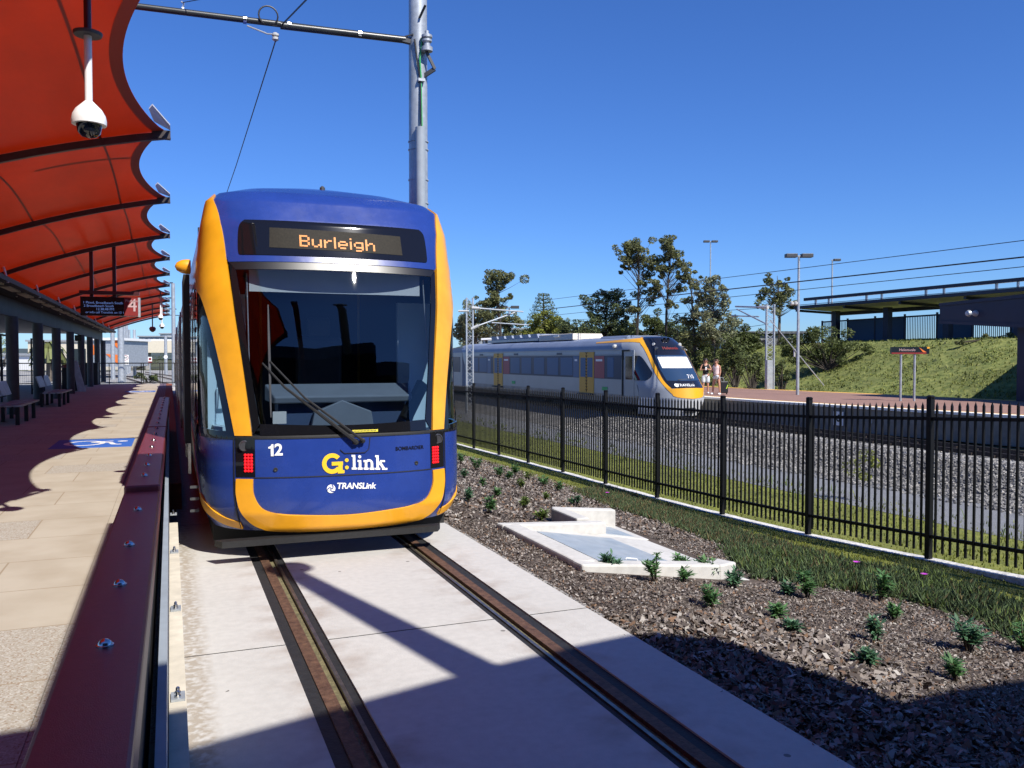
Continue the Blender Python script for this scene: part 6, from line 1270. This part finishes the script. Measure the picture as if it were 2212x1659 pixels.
def person(px, py, H, facing, label, pose):
    b = hz(px, py, .2); k = H/1.7; t = thing('person', label, 'person', b)
    fx = Vector((math.cos(facing), math.sin(facing), 0)); sx = Vector((fx.y, -fx.x, 0))      # forward, right
    P = lambda r, f, z: tuple(b+sx*r*k+fx*f*k+Vector((0, 0, z*k)))
    pel = (P(0, 0, .95), .135*k); ab = (P(0, .0, 1.1), .115*k); ch = (P(0, .0, 1.28), .145*k); sh = (P(0, 0, 1.4), .085*k); nk = (P(0, .02, 1.49), .05*k); hd = (P(0, .03, 1.585), .085*k); hd2 = (P(0, .035, 1.66), .07*k)
    body_ch = [[pel, ab, ch, sh, nk, hd, hd2]]
    for s in (-1, 1):
        L = pose['legs'][0 if s < 0 else 1]; body_ch.append([pel, (P(s*.1, 0, .86), .088*k), (P(*L[0]), .06*k), (P(*L[1]), .035*k), (P(L[1][0], L[1][1]+.13, .03), .03*k)])
        A = pose['arms'][0 if s < 0 else 1]; hand = A[2]; body_ch.append([sh, (P(s*.17, 0, 1.4), .05*k), (P(*A[0]), .04*k), (P(*A[1]), .026*k), (P(*hand), .026*k)])
        hv = Vector(hand)-Vector(A[1]); hv.normalize()
        for j in range(4):
            q = Vector(hand)+hv*(.07+.012*(j in (1, 2)))+Vector((.018*(j-1.5), .0, -.012)); body_ch.append([(P(*hand), .026*k), (P(*(Vector(hand)+hv*.04+Vector((.015*(j-1.5), 0, 0)))), .009*k), (P(*q), .007*k)])
        body_ch.append([(P(*hand), .026*k), (P(*(Vector(hand)+Vector((.03, .03, 0)))), .009*k), (P(*(Vector(hand)+Vector((.04, .05, -.01)))), .007*k)])
    body(body_ch, M['skin'], 'body', t)
    top = [[(P(0, 0, pose['tl']), .165*k), (P(0, 0, 1.05), .15*k), (P(0, 0, 1.28), .165*k), (P(0, 0, 1.385), .1*k), (P(0, .01, 1.42), .07*k)], [(P(0, 0, 1.385), .1*k), (P(-.15, 0, 1.385), .07*k)], [(P(0, 0, 1.385), .1*k), (P(.15, 0, 1.385), .07*k)]]
    body(top, M[pose['top']], 'top', t)
    hem = pose['hem']; sh_ = [[(P(0, 0, 1.0), .145*k), (P(0, 0, .93), .155*k)]]
    for s in (-1, 1):
        L = pose['legs'][0 if s < 0 else 1][0]; f = (.86-hem)/(.86-L[2]); sh_.append([(P(0, 0, .93), .155*k), (P(s*.1, 0, .86), .115*k), (P(s*.1+(L[0]-s*.1)*f, L[1]*f, hem), .105*k)])
    body(sh_, M[pose['short']], 'shorts', t)
    hc = P(0, -.01, 1.63); mb = MB()
    mb.lathe(hc, [(.03*k, -.09*k), (.085*k, -.06*k), (.098*k, 0), (.09*k, .06*k), (.05*k, .1*k), (.005, .11*k)], 16); mb.build('hair', M[pose['hair']], t, smooth=True)
    if pose.get('bun'): MB().lathe(P(0, -.12, 1.65), [(.01, -.05), (.045, -.03), (.05, 0), (.01, .05)], 10).build('hair_bun', M[pose['hair']], t, smooth=True)
    for s in (-1, 1):
        MB().lathe(P(s*.03, .1, 1.6), [(.002, -.012), (.012, 0), (.002, .012)], 8).build('eye', M['signblack'], t); MB().lathe(P(s*.092, .02, 1.59), [(.002, -.03), (.02, 0), (.002, .03)], 8).build('ear', M['skin'], t)
        L = pose['legs'][0 if s < 0 else 1][1]; q0 = Vector(P(L[0], L[1]-.05, .045)); q1 = Vector(P(L[0], L[1]+.17, .04)); MB().tube([q0, q0.lerp(q1, .3), q0.lerp(q1, .75), q1], [.04*k, .052*k, .048*k, .02*k], 10).build('shoe', M['white'], t, smooth=True)
    MB().bar(P(0, .115, 1.6), P(0, .13, 1.565), .018, .02).build('nose', M['skin'], t); MB().bar(P(-.025, .105, 1.535), P(.025, .105, 1.535), .01, .012).build('mouth', M['signred'], t)
    if pose.get('glasses'): MB().bar(P(-.07, .105, 1.605), P(.07, .105, 1.605), .02, .035).build('sunglasses', M['signblack'], t)
    return t, P
cam_dir = math.atan2(-33, -23.7)
t, P = person(1547.5, 852.5, 1.62, cam_dir-.55, 'person in a pale pink sleeveless top and short pale shorts holding a suitcase', dict(tl=.92, top='pinktop', short='shorts', hem=.72, hair='hairbrown', bun=True,
  legs=[((-.16, .0, .48), (-.2, .0, .07)), ((.16, .02, .48), (.22, -.02, .07))], arms=[((-.2, -.03, 1.14), (-.2, .05, .92), (-.2, .08, .84)), ((.24, .05, 1.16), (.34, .1, .98), (.38, .13, .92))]))
t, P = person(1524, 850.5, 1.66, cam_dir+.1, 'person in a black sleeveless top and sunglasses looking at a phone', dict(tl=.9, top='blacktop', short='shorts', hem=.5, hair='hairdark', glasses=True,
  legs=[((-.11, .0, .48), (-.12, .0, .07)), ((.11, .02, .48), (.12, .0, .07))], arms=[((-.26, .02, 1.16), (-.1, .22, 1.2), (-.03, .27, 1.23)), ((.27, .02, 1.15), (.12, .22, 1.18), (.05, .27, 1.2))]))
ph = P(.01, .3, 1.24); tag(MB().box(ph[0]-.04, ph[0]+.04, ph[1]-.012, ph[1]+.012, ph[2]-.07, ph[2]+.07).build('phone', M['white'], None, loc=ph), 'white phone held by the person in black', 'phone')
c = hz(1564.5, 852, .2); t = thing('suitcase', 'black wheeled suitcase with a lime stripe standing on the platform', 'suitcase', c); rt = Vector((math.cos(YAW), -math.sin(YAW), 0)); fw = Vector((math.sin(YAW), math.cos(YAW), 0))
def sbx(a, b, d0, d1, z0, z1): return [c+rt*a+fw*d0+Vector((0, 0, z0)), c+rt*b+fw*d0+Vector((0, 0, z0)), c+rt*b+fw*d0+Vector((0, 0, z1)), c+rt*a+fw*d0+Vector((0, 0, z1))], fw*(d1-d0)
MB().poly3(*sbx(-.19, .19, 0, .28, .06, .62)).build('shell', M['case'], t, bevel=.04)
MB().poly3([c+rt*.08-fw*.006+Vector((0, 0, .27)), c+rt*.12-fw*.006+Vector((0, 0, .27)), c+rt*.185-fw*.006+Vector((0, 0, .46)), c+rt*.16-fw*.006+Vector((0, 0, .46))], fw*.004).build('lime_stripe', M['lime'], t)
MB().tube([c+rt*-.1+fw*.2+Vector((0, 0, .6)), c+rt*-.16+fw*.2+Vector((0, 0, .78)), c+rt*.0+fw*.2+Vector((0, 0, .78)), c+rt*.04+fw*.2+Vector((0, 0, .6))], .012, 6).build('handle', M['galv'], t)
for a in (-.14, .14): MB().lathe(c+rt*a+fw*.1+Vector((0, 0, .03)), [(.03, -.02), (.03, .02)], 10, 'x').build('wheel', M['blackmatt'], t)
# ================================================================ LIGHT, SKY, CAMERA
SUN = Vector((.221, -.655, .722)).normalized(); el = math.asin(SUN.z); az = math.atan2(SUN.x, SUN.y)
ld = bpy.data.lights.new('sun', 'SUN'); ld.energy = SUN_E; ld.angle = R(.53); ld.color = (1, .955, .88); lo = bpy.data.objects.new('sun', ld); C.objects.link(lo); lo.rotation_euler = (-SUN).to_track_quat('-Z', 'Y').to_euler(); lo.location = (0, 0, 30)
w = bpy.data.worlds.new('World'); scene.world = w; w.use_nodes = True; nt = w.node_tree; bg = nt.nodes['Background']; sky = nt.nodes.new('ShaderNodeTexSky'); sky.sky_type = 'NISHITA'; sky.sun_disc = False
sky.sun_elevation = el; sky.sun_rotation = az; sky.air_density = SKY_AIR; sky.dust_density = SKY_DUST; sky.ozone_density = SKY_OZ; sky.altitude = 0
hs = nt.nodes.new('ShaderNodeHueSaturation'); hs.inputs['Saturation'].default_value = SKY_SAT; nt.links.new(sky.outputs['Color'], hs.inputs['Color']); tn = nt.nodes.new('ShaderNodeMix'); tn.data_type = 'RGBA'; tn.blend_type = 'MULTIPLY'; tn.inputs['Factor'].default_value = 1; setc(tn.inputs['B'], SKY_T); nt.links.new(hs.outputs['Color'], tn.inputs['A']); nt.links.new(tn.outputs['Result'], bg.inputs['Color']); bg.inputs['Strength'].default_value = SKY_S
cd = bpy.data.cameras.new('camera'); cd.sensor_fit = 'HORIZONTAL'; cd.sensor_width = 36; cd.lens = 36*F/2212; cd.clip_start = .05; cd.clip_end = 4000
co = bpy.data.objects.new('camera', cd); C.objects.link(co); co.location = (0, 0, EYE); co.rotation_euler = (math.pi/2+PIT, 0, -YAW); scene.camera = co
scene.view_settings.view_transform = 'Standard'; scene.view_settings.look = 'None'; scene.view_settings.exposure = EXPO; scene.view_settings.gamma = 1
scene.cycles.max_bounces = 8; scene.cycles.transparent_max_bounces = 12; scene.cycles.sample_clamp_indirect = 4; scene.cycles.caustics_reflective = False; scene.cycles.use_denoising = True
